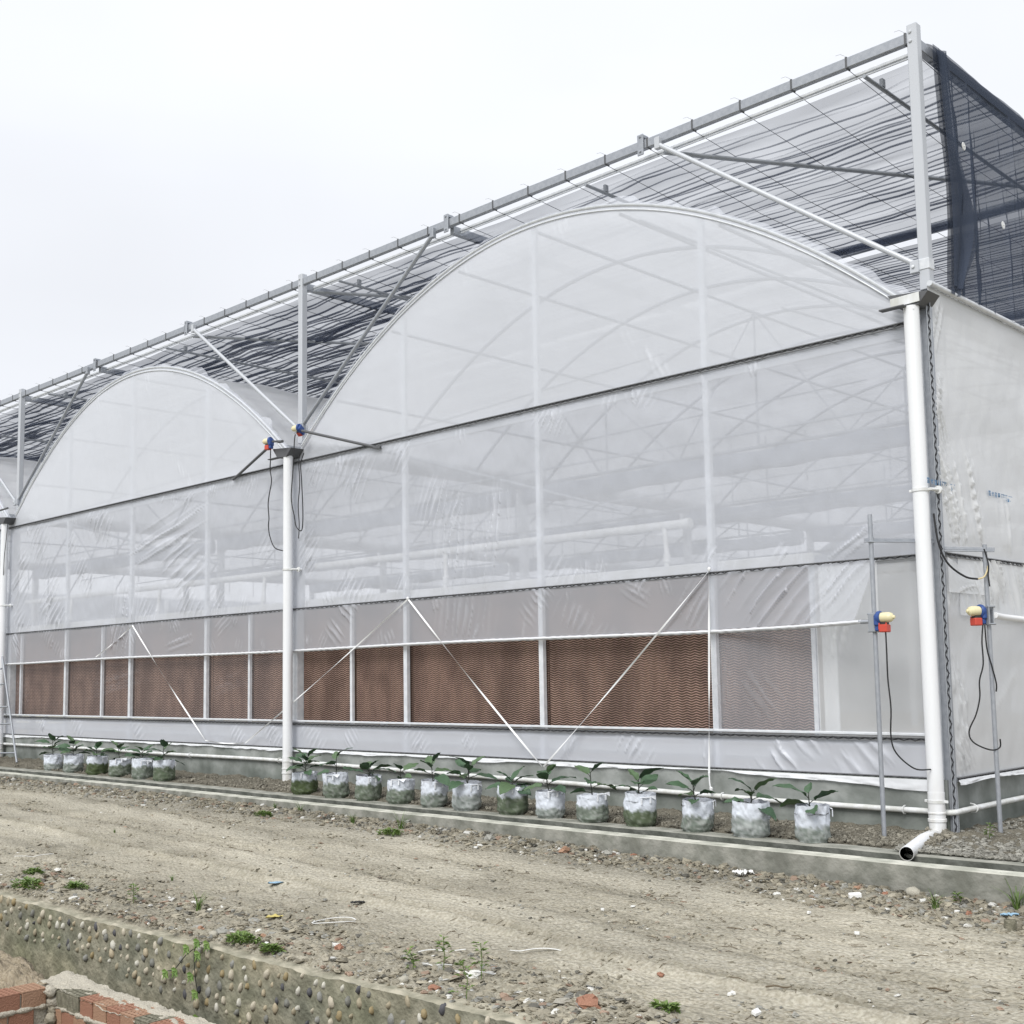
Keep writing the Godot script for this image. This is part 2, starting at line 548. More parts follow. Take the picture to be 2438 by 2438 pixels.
# ---------------------------------------------------------------- build
func _ready() -> void:
	rng.seed = 20
	var cam := Camera3D.new()
	cam.name = "camera"
	add_child(cam)
	cam.position = Vector3(3.915, 1.182, 8.494)
	cam.rotation_degrees = Vector3(5.792, 43.933, -0.972)
	cam.near = 0.05
	cam.far = 900.0
	cam.projection = Camera3D.PROJECTION_FRUSTUM
	cam.size = cam.near * 2438.0 / 2861.8
	cam.frustum_offset = Vector2(-13.2, 102.7) / 2861.8 * cam.near
	cam.current = true
	var env := Environment.new()
	env.background_mode = Environment.BG_SKY
	var sky := ProceduralSkyMaterial.new()
	sky.sky_top_color = Color(1.12, 1.13, 1.15)
	sky.sky_horizon_color = lin(0.815, 0.84, 0.895)
	sky.sky_curve = 2.0
	sky.sky_cover = faint_cloud()
	sky.ground_bottom_color = lin(0.30, 0.29, 0.25)
	sky.ground_horizon_color = lin(0.42, 0.42, 0.40)
	sky.sun_angle_max = 1.0
	env.sky = Sky.new()
	env.sky.sky_material = sky
	env.tonemap_mode = Environment.TONE_MAPPER_LINEAR
	env.tonemap_exposure = 1.0
	env.sdfgi_enabled = true
	env.ssao_enabled = true
	env.ssil_enabled = true
	var we := WorldEnvironment.new()
	we.name = "environment"
	we.environment = env
	add_child(we)
	var sun := DirectionalLight3D.new()
	sun.name = "sun"
	sun.light_energy = 0.85
	sun.light_color = Color(1.0, 0.995, 0.985)
	sun.light_angular_distance = 30.0
	sun.shadow_enabled = true
	add_child(sun)
	sun.look_at_from_position(Vector3(2.5, 8.5, 8), Vector3.ZERO)

	materials()
	ground()
	greenhouse()
	shade_nets()
	motors()
	straps_and_ladder()
	bags()
	kerbs_and_walls()
	debris()
	weeds()

# thin, nearly even overcast
func faint_cloud() -> ImageTexture:
	var im := Image.create(256, 128, false, Image.FORMAT_RGBAF)
	var f := noise(7, 1.6, FastNoiseLite.TYPE_SIMPLEX_SMOOTH, 5)
	for y in 128:
		var e := PI * (0.5 - (y + 0.5) / 128.0)
		for x in 256:
			var a := TAU * x / 256.0
			var k := clampf(0.5 + 0.9 * f.get_noise_3d(cos(a) * cos(e), sin(e) * 2.5, sin(a) * cos(e)), 0, 1)
			im.set_pixel(x, y, Color(0.9, 0.95, 1.0, 0.105 * k))
	return ImageTexture.create_from_image(im)

func ground() -> void:
	var b := MB.new()
	# lane between the kerb and the pebble wall
	var xs := []
	var x := -34.0
	while x < 7.0:
		xs.append(x)
		x += clampf(0.02 + maxf(0.0, -2.0 - x) * 0.009, 0.02, 0.16) if x < 2.0 else 0.05
	var nz := 190
	var pts := PackedVector3Array()
	var cols := PackedColorArray()
	var sand := Color(0.43, 0.402, 0.33)
	var pale := Color(0.495, 0.468, 0.392)
	var crumb := Color(0.28, 0.262, 0.208)
	var grey := Color(0.235, 0.23, 0.205)
	for j in nz:
		var z := 4.66 - 3.28 * j / (nz - 1)
		for i in xs.size():
			var xx: float = xs[i]
			var rg := rough_at(xx, z)
			var n1 := ln1.get_noise_2d(xx * 0.8, z * 2.2)
			var n2 := ln2.get_noise_2d(xx * 0.7, z * 1.6)
			var y := lane_y(xx, z) + n1 * (0.006 + 0.016 * rg) + n2 * (0.003 + 0.010 * rg) + rg * 0.022 * (0.3 - absf(ln2.get_noise_2d(xx * 1.1 + 70.0, z * 2.6)))
			if j < 3:
				y = lerpf(y, wall_top(xx) - 0.008, 1.0 - j / 3.0)
			pts.append(Vector3(xx, y, z + (0.03 * ln1.get_noise_2d(xx * 2.0, 77.0) if j < 2 else 0.0)))
			var k := clampf(0.5 + n1 * 1.1, 0, 1)
			var cc := sand.lerp(pale, clampf(k * 0.5 + 0.8 * track(xx, z), 0, 1)).lerp(crumb, clampf(rg * 0.75 + n2 * 0.6, 0, 1) * 0.8)
			cc = cc.lerp(grey, clampf(1.0 - (z - 1.35) / 0.7, 0, 1) * 0.75)
			var rq := (z - 3.55 - xx * 0.05 - 0.12 * ln0.get_noise_2d(xx * 0.6, 3.0)) / 0.075
			cc = cc.lerp(crumb * 0.8, 0.8 * exp(-rq * rq) * clampf(0.5 + 1.5 * ln1.get_noise_2d(xx * 0.5, 11.0), 0, 1))  # loosened soil in the rut, plus its shade painted into the colour
			cols.append(cc * (1.0 + 0.22 * ln0.get_noise_2d(xx * 0.7 + 9.0, z * 1.8) + 0.25 * minf(0.0, ln1.get_noise_2d(xx * 0.35, z * 0.8 + 40.0))))
	b.sheet(pts, xs.size(), nz, cols)
	struct("lane", b.done(), M.earth)
	# the rest of the land, out to the horizon
	b = MB.new()
	b.quad(Vector3(-400, -0.34, 400), Vector3(400, -0.34, 400), Vector3(400, -0.34, 6.9), Vector3(-400, -0.34, 6.9))
	b.quad(Vector3(7.0, -0.34, 6.9), Vector3(400, -0.34, 6.9), Vector3(400, -0.34, -400), Vector3(7.0, -0.34, -400))
	b.quad(Vector3(-400, -0.34, 6.9), Vector3(-34, -0.34, 6.9), Vector3(-34, -0.34, -400), Vector3(-400, -0.34, -400))
	b.quad(Vector3(-34, -0.34, -26), Vector3(7.0, -0.34, -26), Vector3(7.0, -0.34, -400), Vector3(-34, -0.34, -400))
	struct("ground", b.done(), M.far_ground)
	# low ground in front of the pebble wall
	b = MB.new()
	pts = PackedVector3Array()
	var f1 := noise(51, 3.0)
	for j in 50:
		for i in 160:
			var p := Vector3(-34.0 + 41.0 * i / 159.0, -0.95, 6.9 - 2.2 * j / 49.0)
			p.y += 0.03 * f1.get_noise_2d(p.x, p.z)
			pts.append(p)
	b.sheet(pts, 160, 50)
	b.quad(Vector3(7, -0.95, 6.9), Vector3(-34, -0.95, 6.9), Vector3(-34, -0.30, 6.9), Vector3(7, -0.30, 6.9))
	struct("lower_ground", b.done(), M.dark_soil)
	# soil strip along the wall, under the bags and round the corner
	b = MB.new()
	pts = PackedVector3Array()
	cols = PackedColorArray()
	var f2 := noise(52, 5.0, FastNoiseLite.TYPE_SIMPLEX_SMOOTH, 4)
	var nx := 620
	var nq := 44
	for j in nq:
		for i in nx:
			var t := float(i) / (nx - 1)
			var p := Vector3(lerpf(-34.0, 0.97, 1.0 - pow(1.0 - t, 1.6)), 0, lerpf(0.90, 0.03, float(j) / (nq - 1)))
			var edge := clampf((0.90 - p.z) / 0.12, 0, 1)
			p.y = -0.012 + 0.042 * edge * (0.5 + 0.9 * f2.get_noise_2d(p.x, p.z)) + 0.03 * smoothstep(0.5, 0.05, p.z) * (0.4 + f2.get_noise_2d(p.x * 0.3, 4.0))
			pts.append(p)
			var dark := clampf(0.6 + 0.8 * f2.get_noise_2d(p.x * 0.2, p.z * 0.4), 0, 1)
			cols.append(Color(0.72, 0.72, 0.72).lerp(Color(1.1, 1.1, 1.1), dark))
	b.sheet(pts, nx, nq, cols)
	var q2 := PackedVector3Array()
	cols = PackedColorArray()
	for j in 120:
		for i in 24:
			var p := Vector3(lerpf(0.03, 0.97, i / 23.0), 0, lerpf(0.05, -26.0, pow(j / 119.0, 1.8)))
			p.y = -0.008 + 0.04 * (0.5 + 0.9 * f2.get_noise_2d(p.x, p.z))
			q2.append(p)
			cols.append(Color(1.15, 1.15, 1.12))
	b.sheet(q2, 24, 120, cols)
	struct("soil_strip", b.done(), M.dark_soil)
	# ground right of the side kerb
	b = MB.new()
	q2 = PackedVector3Array()
	for j in 60:
		for i in 60:
			var p := Vector3(lerpf(1.10, 7.0, i / 59.0), -0.12, lerpf(1.25, -26.0, pow(j / 59.0, 1.8)))
			p.y += 0.03 * f2.get_noise_2d(p.x, p.z)
			q2.append(p)
	b.sheet(q2, 60, 60)
	struct("side_ground", b.done(), M.floor_soil)
	b = MB.new()
	b.quad(Vector3(-32.5, 0.015, -0.06), Vector3(-0.06, 0.015, -0.06), Vector3(-0.06, 0.015, -24), Vector3(-32.5, 0.015, -24))
	struct("greenhouse_floor", b.done(), M.floor_soil)

func greenhouse() -> void:
	var g := thing("greenhouse", "large arched plastic film greenhouse with white downpipes and brown cooling pads", "greenhouse")
	# concrete footing round the front and the right side
	var b := MB.new()
	b.box(Vector3(-16.2, 0.06, -0.07), Vector3(32.4, 0.66, 0.2), 0.01)
	b.box(Vector3(-0.07, 0.06, -12.0), Vector3(0.19, 0.66, 23.66), 0.01)
	var dn := noise(500, 1.1, FastNoiseLite.TYPE_SIMPLEX_SMOOTH, 4)
	for side in 2:
		var pts := PackedVector3Array()
		var cols := PackedColorArray()
		for j in 14:
			for i in 300:
				var q := 32.4 * (1.0 - pow(1.0 - i / 299.0, 1.5)) - 32.4 if side == 0 else -24.0 * pow(i / 299.0, 1.5)
				var y := -0.1 + 0.49 * j / 13.0
				pts.append(Vector3(q + 0.026 if side == 0 else 0.0265, y, 0.0315 if side == 0 else q + 0.03))
				var damp := smoothstep(0.10, -0.08, y - 0.13 - 0.10 * dn.get_noise_2d(q, y * 2.0)) * 0.75
				var blot := 1.0 + 0.22 * dn.get_noise_2d(q * 0.7, y * 1.5 + 8.0)
				cols.append(Color(1.02, 1.03, 1.03).lerp(Color(0.52, 0.55, 0.52), damp) * blot)
		b.sheet(pts, 300, 14, cols)
	obj("footing_wall", b.done(), M.footing_concrete, g)
	# steel columns at every gutter
	b = MB.new()
	b.box(Vector3(0, 1.95, 0), Vector3(0.10, 3.9, 0.12), 0.006)
	var col_mesh := b.done()
	for bx in 5:
		for kz in 7:
			if bx == 0 and kz > 0: continue
			var w := -0.06 if kz == 0 else -4.0 * kz
			obj("column", col_mesh, M.light_steel, g, Transform3D(Basis.IDENTITY, Vector3(-SPAN * bx - (0.02 if bx == 0 else 0.0), 0, w - 0.01)))
	for kz in range(1, 7):
		obj("column", col_mesh, M.light_steel, g, Transform3D(Basis.IDENTITY, Vector3(-0.03, 0, -4.0 * kz)))
	# gable studs
	for s in 3:
		for d in [-2.0, 0.0, 2.0]:
			var x: float = -4.0 - SPAN * s + d
			b = MB.new()
			b.box(Vector3(x, (Y_E + arch_y(d)) * 0.5 - 0.02, -0.045), Vector3(0.058, arch_y(d) - Y_E - 0.03, 0.05), 0.004)
			obj("gable_stud", b.done(), M.light_steel, g)
	for x in [-1.05, -6.95, -9.0, -12.85, -15.6, -17.0]:
		b = MB.new()
		b.box(Vector3(x, 1.35, -0.05), Vector3(0.04, 1.36, 0.04), 0.003)
		obj("pad_stud", b.done(), M.light_steel, g)
	# rails behind the lock lines
	for y in [Y_A - 0.06, Y_D - 0.03]:
		b = MB.new()
		b.box(Vector3(-12.05, y, -0.05 if y > 2 else -0.045), Vector3(23.9, 0.06, 0.046), 0.004)
		obj("wall_rail", b.done(), M.light_steel, g)
	b = MB.new()
	b.box(Vector3(-12.05, Y_D + 0.035, 0.0), Vector3(23.9, 0.022, 0.03), 0.004)
	obj("sill", b.done(), M.light_steel, g)
	for y in [Y_A, Y_B, Y_D, Y_E]:
		for s in 3:
			var x0 := -SPAN * s - (0.07 if s == 0 else 0.0)
			lock_line(Vector3(-SPAN * (s + 1), y, 0.012), Vector3(x0, y, 0.012), Vector3.BACK, g, 0.034 if y == Y_A else 0.028)
	# corner post channels
	lock_line(Vector3(0.062, 0.02, 0.02), Vector3(0.062, 3.93, 0.02), Vector3(0.55, 0, 0.83).normalized(), g, 0.030, M.dull_steel)
	b = MB.new()
	b.box(Vector3(0.035, 1.95, -0.01), Vector3(0.07, 3.9, 0.05), 0.004)
	obj("corner_angle", b.done(), M.galvanised, g)
	films(g)
	pads(g)
	roof(g)
	shade_frame(g)
	drains(g)
	side_wall(g)

func films(g: Node3D) -> void:
	var R := Vector3.RIGHT
	var U := Vector3.UP
	var F := Vector3.BACK
	# wall film between the upper and the middle lock line
	var creases := [
		# right bay: x measured from -8
		[[0.45, 1.62, 62, 0.5, 0.5, 0.014, 0.07], [1.15, 1.55, 58, 0.75, 0.75, 0.018, 0.10], [1.95, 1.6, 55, 0.5, 0.45, 0.012, 0.09],
		[0.25, 0.75, 48, 0.55, 0.5, 0.016, 0.075], [0.3, 0.55, 45, 0.4, 0.35, 0.012, 0.06],
		[3.0, 0.5, 82, 1.15, 1.15, 0.022, 0.11], [2.6, 0.95, 66, 0.7, 0.9, 0.012, 0.08], [3.4, 0.75, 85, 0.9, 0.6, 0.014, 0.10], [1.2, 0.1, 55, 0.5, 0.9, 0.013, 0.08], [2.05, 0.1, 62, 0.4, 0.5, 0.01, 0.08],
		[5.3, 1.7, 60, 0.3, 0.5, 0.008, 0.07], [4.1, 1.68, 60, 0.28, 0.9, 0.008, 0.06], [7.3, 0.14, 30, 0.7, 0.28, 0.012, 0.08], [4.3, 0.12, 50, 0.4, 0.5, 0.008, 0.08], [6.1, 0.1, 60, 0.3, 0.4, 0.008, 0.08]],
		# middle bay: x measured from -16
		[[1.0, 1.55, 50, 0.9, 0.9, 0.024, 0.12], [3.1, 1.55, 58, 0.65, 1.1, 0.022, 0.12], [0.5, 1.15, 42, 0.5, 0.5, 0.018, 0.11], [0.4, 0.75, 42, 0.8, 0.7, 0.022, 0.12], [1.5, 0.85, 48, 0.6, 0.8, 0.02, 0.11], [2.6, 0.8, 52, 0.55, 0.8, 0.018, 0.10],
		[0.4, 0.15, 44, 0.6, 0.6, 0.022, 0.11], [1.7, 0.22, 48, 0.7, 0.9, 0.024, 0.12], [1.4, 0.5, 35, 0.8, 0.4, 0.016, 0.12], [3.9, 0.22, 80, 0.85, 0.9, 0.024, 0.12], [4.5, 0.12, 55, 0.5, 0.6, 0.018, 0.1], [5.7, 0.12, 50, 0.55, 0.9, 0.018, 0.1], [6.4, 0.12, 50, 0.5, 0.7, 0.016, 0.1],
		[5.0, 1.25, 14, 2.4, 0.7, 0.026, 0.22], [5.4, 0.85, 22, 1.2, 0.6, 0.016, 0.14], [5.6, 0.62, 25, 1.1, 0.5, 0.016, 0.13], [6.9, 1.68, 62, 0.35, 0.7, 0.012, 0.08], [5.5, 1.7, 40, 0.5, 0.6, 0.012, 0.09], [7.4, 0.8, 50, 0.4, 0.4, 0.01, 0.09], [2.2, 1.3, 50, 0.4, 0.5, 0.012, 0.09]],
		[[4.0, 1.0, 50, 1.0, 2.0, 0.02, 0.12], [6.8, 0.6, 45, 0.9, 1.2, 0.02, 0.12]]]
	for s in 3:
		for k in (22 if s < 2 else 0):
			var up := k % 2 == 0
			creases[s].append([rng.randf_range(0.1, 7.9), 1.70 if up else 0.08, rng.randf_range(48, 105), rng.randf_range(0.16, 0.40), rng.randf_range(0.08, 0.30), rng.randf_range(0.006, 0.013), rng.randf_range(0.05, 0.08)])
		obj("wall_film", film(Vector3(-SPAN * (s + 1), Y_B, 0.006), R, U, F, SPAN - (0.03 if s == 0 else 0.0), Y_A - Y_B, [0.0135, 0.016, 0.05][s], creases[s], 0, 0.020, 60 + s), M.film, g)
		var gcre := [[4.4, 0.97, 68, 0.3, 0.25, 0.004, 0.06], [3.0, 0.97, 60, 0.25, 0.3, 0.004, 0.06], [0.9, 0.06, 55, 0.3, 0.6, 0.008, 0.07], [5.6, 0.04, 60, 0.15, 1.4, 0.004, 0.06]]
		obj("gable_film", film(Vector3(-SPAN * (s + 1), Y_A, 0.004), R, U, F, SPAN, 1.0, 0.035, gcre if s < 2 else [], 1, 0.012, 70 + s, false, [0.74, 0.85, 0.85][s]), M.film_gable, g)
		# roll-up curtain from the middle lock line down to the pipe
		var rc := [[3.0, 0.24, 80, 0.6, 1.0, 0.014, 0.09], [1.0, 0.36, -42, 0.4, 0.9, 0.014, 0.09], [2.1, 0.4, 20, 0.7, 0.16, 0.01, 0.06], [4.6, 0.12, 62, 0.34, 0.9, 0.012, 0.09], [5.2, 0.36, -30, 0.45, 0.2, 0.01, 0.06], [4.0, 0.34, -45, 0.35, 0.5, 0.009, 0.07], [5.85, 0.22, 55, 0.5, 0.4, 0.012, 0.07], [6.75, 0.25, 47, 0.95, 1.3, 0.028, 0.13], [7.35, 0.3, 55, 0.6, 0.6, 0.02, 0.12]]
		if s == 1: rc = [[0.3, 0.35, -48, 0.45, 0.4, 0.014, 0.08], [1.5, 0.36, 62, 0.3, 1.4, 0.014, 0.09], [3.8, 0.25, 72, 0.55, 0.9, 0.022, 0.11], [4.3, 0.35, -60, 0.3, 0.5, 0.012, 0.08], [5.4, 0.2, 10, 0.9, 0.3, 0.012, 0.1], [6.5, 0.36, 30, 0.5, 0.3, 0.008, 0.07], [0.4, 0.2, -45, 0.3, 0.3, 0.01, 0.08]]
		if s == 2: rc = []
		for k in (14 if s < 2 else 0): rc.append([rng.randf_range(0.1, 7.4), 0.40 if k % 2 else 0.08, rng.randf_range(50, 125), rng.randf_range(0.14, 0.30), rng.randf_range(0.08, 0.25), rng.randf_range(0.006, 0.012), rng.randf_range(0.05, 0.08)])
		var x1 := -SPAN * s - (0.45 if s == 0 else 0.0)
		var m := film(Vector3(-SPAN * (s + 1), Y_C, 0.024), R, U, F, x1 + SPAN * (s + 1), Y_B - Y_C, 0.016 if s < 2 else 0.05, rc, 0, 0.006, 80 + s, true)
		if s == 0: m = pull_out(m)
		obj("roll_film", m, M.film_roll, g)
	# bottom film between sill and footing, and the loose flap below it
	for s in 3:
		var sk := [[0.4, 0.14, 50, 0.35, 0.6, 0.012, 0.07], [2.2, 0.16, 50, 0.3, 0.5, 0.009, 0.06], [3.0, 0.16, 55, 0.25, 0.3, 0.008, 0.06], [4.4, 0.15, 62, 0.3, 0.2, 0.008, 0.06], [5.15, 0.14, 52, 0.36, 0.6, 0.014, 0.08], [5.95, 0.14, 88, 0.3, 0.3, 0.012, 0.06], [6.7, 0.14, -50, 0.42, 1.0, 0.014, 0.12], [7.4, 0.14, -48, 0.42, 0.8, 0.012, 0.12], [1.1, 0.15, -50, 0.28, 0.3, 0.008, 0.06]]
		if s == 1: sk = [[2.5, 0.16, 48, 0.35, 0.7, 0.014, 0.09], [1.3, 0.17, 55, 0.3, 0.5, 0.012, 0.08], [4.3, 0.17, 40, 0.35, 0.6, 0.012, 0.09], [6.8, 0.14, 50, 0.3, 0.4, 0.01, 0.07], [7.6, 0.14, 45, 0.4, 0.5, 0.014, 0.07]]
		if s == 2: sk = []
		obj("skirt_film", film(Vector3(-SPAN * (s + 1), Y_E, 0.006), R, U, F, SPAN - (0.03 if s == 0 else 0.0), Y_D - Y_E, 0.016 if s < 2 else 0.05, sk, 0, 0.008, 90 + s, false, 0.88), M.film_skirt, g)
		flap(g, Vector3(-SPAN * (s + 1), Y_E - 0.004, 0.036), R, SPAN - (0.04 if s == 0 else 0.0), s)
	# fixed film beside the corner, behind the roll-up curtain
	obj("end_film", film(Vector3(-2.0, Y_D, 0.005), R, U, F, 1.0, Y_B - Y_D, 0.022, [[0.12, 0.4, 84, 1.0, 0.22, 0.012, 0.05], [0.5, 0.35, -50, 0.6, 0.4, 0.006, 0.09]], 0, 0.008, 99), M.film_thin, g)
	obj("corner_film", film(Vector3(-1.0, Y_D, 0.005), R, U, F, 0.96, Y_B - Y_D, 0.022, [[0.2, 0.9, 75, 0.7, 0.3, 0.008, 0.07]], 0, 0.010, 97, false, 0.56), M.film_side, g)
	obj("pad_film", film(Vector3(-15.95, Y_D, 0.005), R, U, F, 7.9, Y_C - Y_D, 0.03, [[3.6, 0.5, 8, 2.2, 0.35, 0.008, 0.08], [0.5, 0.4, 10, 0.8, 0.7, 0.01, 0.09], [6.6, 0.5, 12, 1.2, 0.3, 0.006, 0.08]], 0, 0.008, 96, false, 0.14), M.film_thin, g)
	# second layer hanging in the corner
	obj("film_overlap", film(Vector3(-0.95, Y_C + 0.02, 0.018), R, U, F, 0.50, Y_B - Y_C - 0.03, 0.02, [[0.3, 0.25, 80, 0.5, 0.2, 0.01, 0.05], [0.1, 0.3, 50, 0.4, 0.3, 0.012, 0.08]], 0, 0.006, 98), M.film_side, g)
	# ragged film edge and lock channel along each gable arch
	for s in 3:
		var b := MB.new()
		var p := []
		var p2 := []
		for i in 61:
			var d := -3.84 + 7.68 * i / 60.0
			p.append(Vector3(-4.0 - SPAN * s + d, arch_y(d) + 0.012, 0.0))
			p2.append(Vector3(-4.0 - SPAN * s + d, arch_y(d) - 0.035, 0.012))
		b.tube(p, 0.017, 8)
		b.tube(p2, 0.007, 6)
		obj("gable_arch", b.done(), M.light_steel, g)
		var pts := PackedVector3Array()
		var fz := noise(120 + s, 1.7, FastNoiseLite.TYPE_SIMPLEX_SMOOTH, 3)
		for j in 5:
			for i in 241:
				var d := -3.9 + 7.8 * i / 240.0
				var nrm := Vector3(0.229 * d, 1, 0).normalized()
				var up := 0.02 + 0.10 * maxf(0.0, fz.get_noise_2d(d * 1.1, 1.0) + 0.05)
				var t := j / 4.0
				pts.append(Vector3(-4.0 - SPAN * s + d, arch_y(d), 0.03) + nrm * (0.02 + up * t) + Vector3(0, 0, 0.012 * sin(d * 9.0) * t - 0.05 * t * t + 0.02 * fz.get_noise_2d(d * 3.0, 7.0) * t))
		b = MB.new()
		b.sheet(pts, 241, 5)
		obj("film_fringe", b.done(), M.film_thin, g)

# the free end of the roll-up film and pipe swings outward to the guide pole
func pull(x: float) -> float:
	return 0.40 * pow(clampf((x + 2.0) / 1.6, 0, 1), 1.6)

func pull_out(m: ArrayMesh) -> ArrayMesh:
	var a := m.surface_get_arrays(0)
	var v: PackedVector3Array = a[Mesh.ARRAY_VERTEX]
	for i in v.size():
		v[i].z += pull(v[i].x) * clampf((Y_B - v[i].y) / (Y_B - Y_C), 0, 1)
	a[Mesh.ARRAY_VERTEX] = v
	var r := ArrayMesh.new()
	r.add_surface_from_arrays(Mesh.PRIMITIVE_TRIANGLES, a)
	return r

func flap(g: Node3D, o: Vector3, ex: Vector3, W: float, sd: int) -> void:
	var f := noise(130 + sd, 0.9, FastNoiseLite.TYPE_SIMPLEX_SMOOTH, 3)
	var pts := PackedVector3Array()
	var nu := int(W / 0.035)
	var out := ex.cross(Vector3.UP)
	for j in 6:
		for i in nu:
			var x := W * i / (nu - 1)
			var drop := 0.026 + 0.03 * f.get_noise_2d(x, 3.0) + (0.05 * smoothstep(W - 1.3, W, x) if sd == 0 else 0.0)
			var t := (5 - j) / 5.0
			pts.append(o + ex * x + Vector3(0, -drop * t, 0) + out * (0.004 + 0.016 * t * (1.0 + f.get_noise_2d(x * 5.0, t * 2.0)) + 0.008 * f.get_noise_2d(x * 14.0, 1.0) * t))
	var b := MB.new()
	b.sheet(pts, nu, 6)
	obj("film_flap", b.done(), M.film_flap, g)

func pads(g: Node3D) -> void:
	var w := part("cooling_pad_wall", g)
	var xs := [-1.07, -2.03, -3.97, -5.97, -6.95, -7.95, -9.93, -11.93, -12.88, -13.93, -15.93]
	for i in xs.size() - 1:
		if i == 5: pass
		var b := MB.new()
		var gap := 0.015
		b.box(Vector3((xs[i] + xs[i + 1]) * 0.5, 1.36, -0.17), Vector3(xs[i] - xs[i + 1] - gap, 1.33, 0.14), 0.004)
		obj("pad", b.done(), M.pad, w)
	for s in 2:
		var b := MB.new()
		var x1 := -1.05 if s == 0 else -8.1
		var x0 := -7.9 if s == 0 else -15.95
		b.box(Vector3((x0 + x1) * 0.5, 2.085, -0.155), Vector3(x1 - x0, 0.11, 0.15), 0.008)
		obj("header_trough", b.done(), M.pvc, w)
		b = MB.new()
		b.box(Vector3(x1 + 0.05, 2.08, -0.16), Vector3(0.09, 0.07, 0.10), 0.006)
		obj("trough_clamp", b.done(), M.dull_steel, w)
		b = MB.new()
		b.box(Vector3((x0 + x1) * 0.5, 0.52, -0.17), Vector3(x1 - x0, 0.10, 0.17), 0.03)
		obj("return_trough", b.done(), M.pvc, w)
		# water supply pipe and its drops
		b = MB.new()
		var xe := -2.37 if s == 0 else -8.2
		b.tube([Vector3(xe, 2.53, -0.26), Vector3(x0, 2.56, -0.26)], 0.038, 12)
		b.lathe([[0.0, 0.0], [0.044, 0.0], [0.044, 0.06], [0.038, 0.06]], Vector3(xe + 0.005, 2.53, -0.26), Basis(Vector3.BACK, PI * 0.5), 12)
		var sp := obj("supply_pipe", b.done(), M.pvc, w)
		for x in ([-2.66, -5.6] if s == 0 else [-9.0, -11.6, -14.3]):
			b = MB.new()
			b.tube([Vector3(x, 2.52, -0.26), Vector3(x + 0.015, 2.47, -0.25), Vector3(x + 0.07, 2.25, -0.2), Vector3(x + 0.085, 2.12, -0.17)], 0.024, 10)
			b.tube([Vector3(x + 0.066, 2.26, -0.202), Vector3(x + 0.08, 2.18, -0.185)], 0.034, 10)
			obj("drop_pipe", b.done(), M.pvc, sp)
	for x in [-1.6]:
		var b := MB.new()
		b.box(Vector3(-0.98, 1.36, -0.16), Vector3(0.13, 1.34, 0.02), 0.004)
		obj("edge_trim", b.done(), M.light_steel, w)

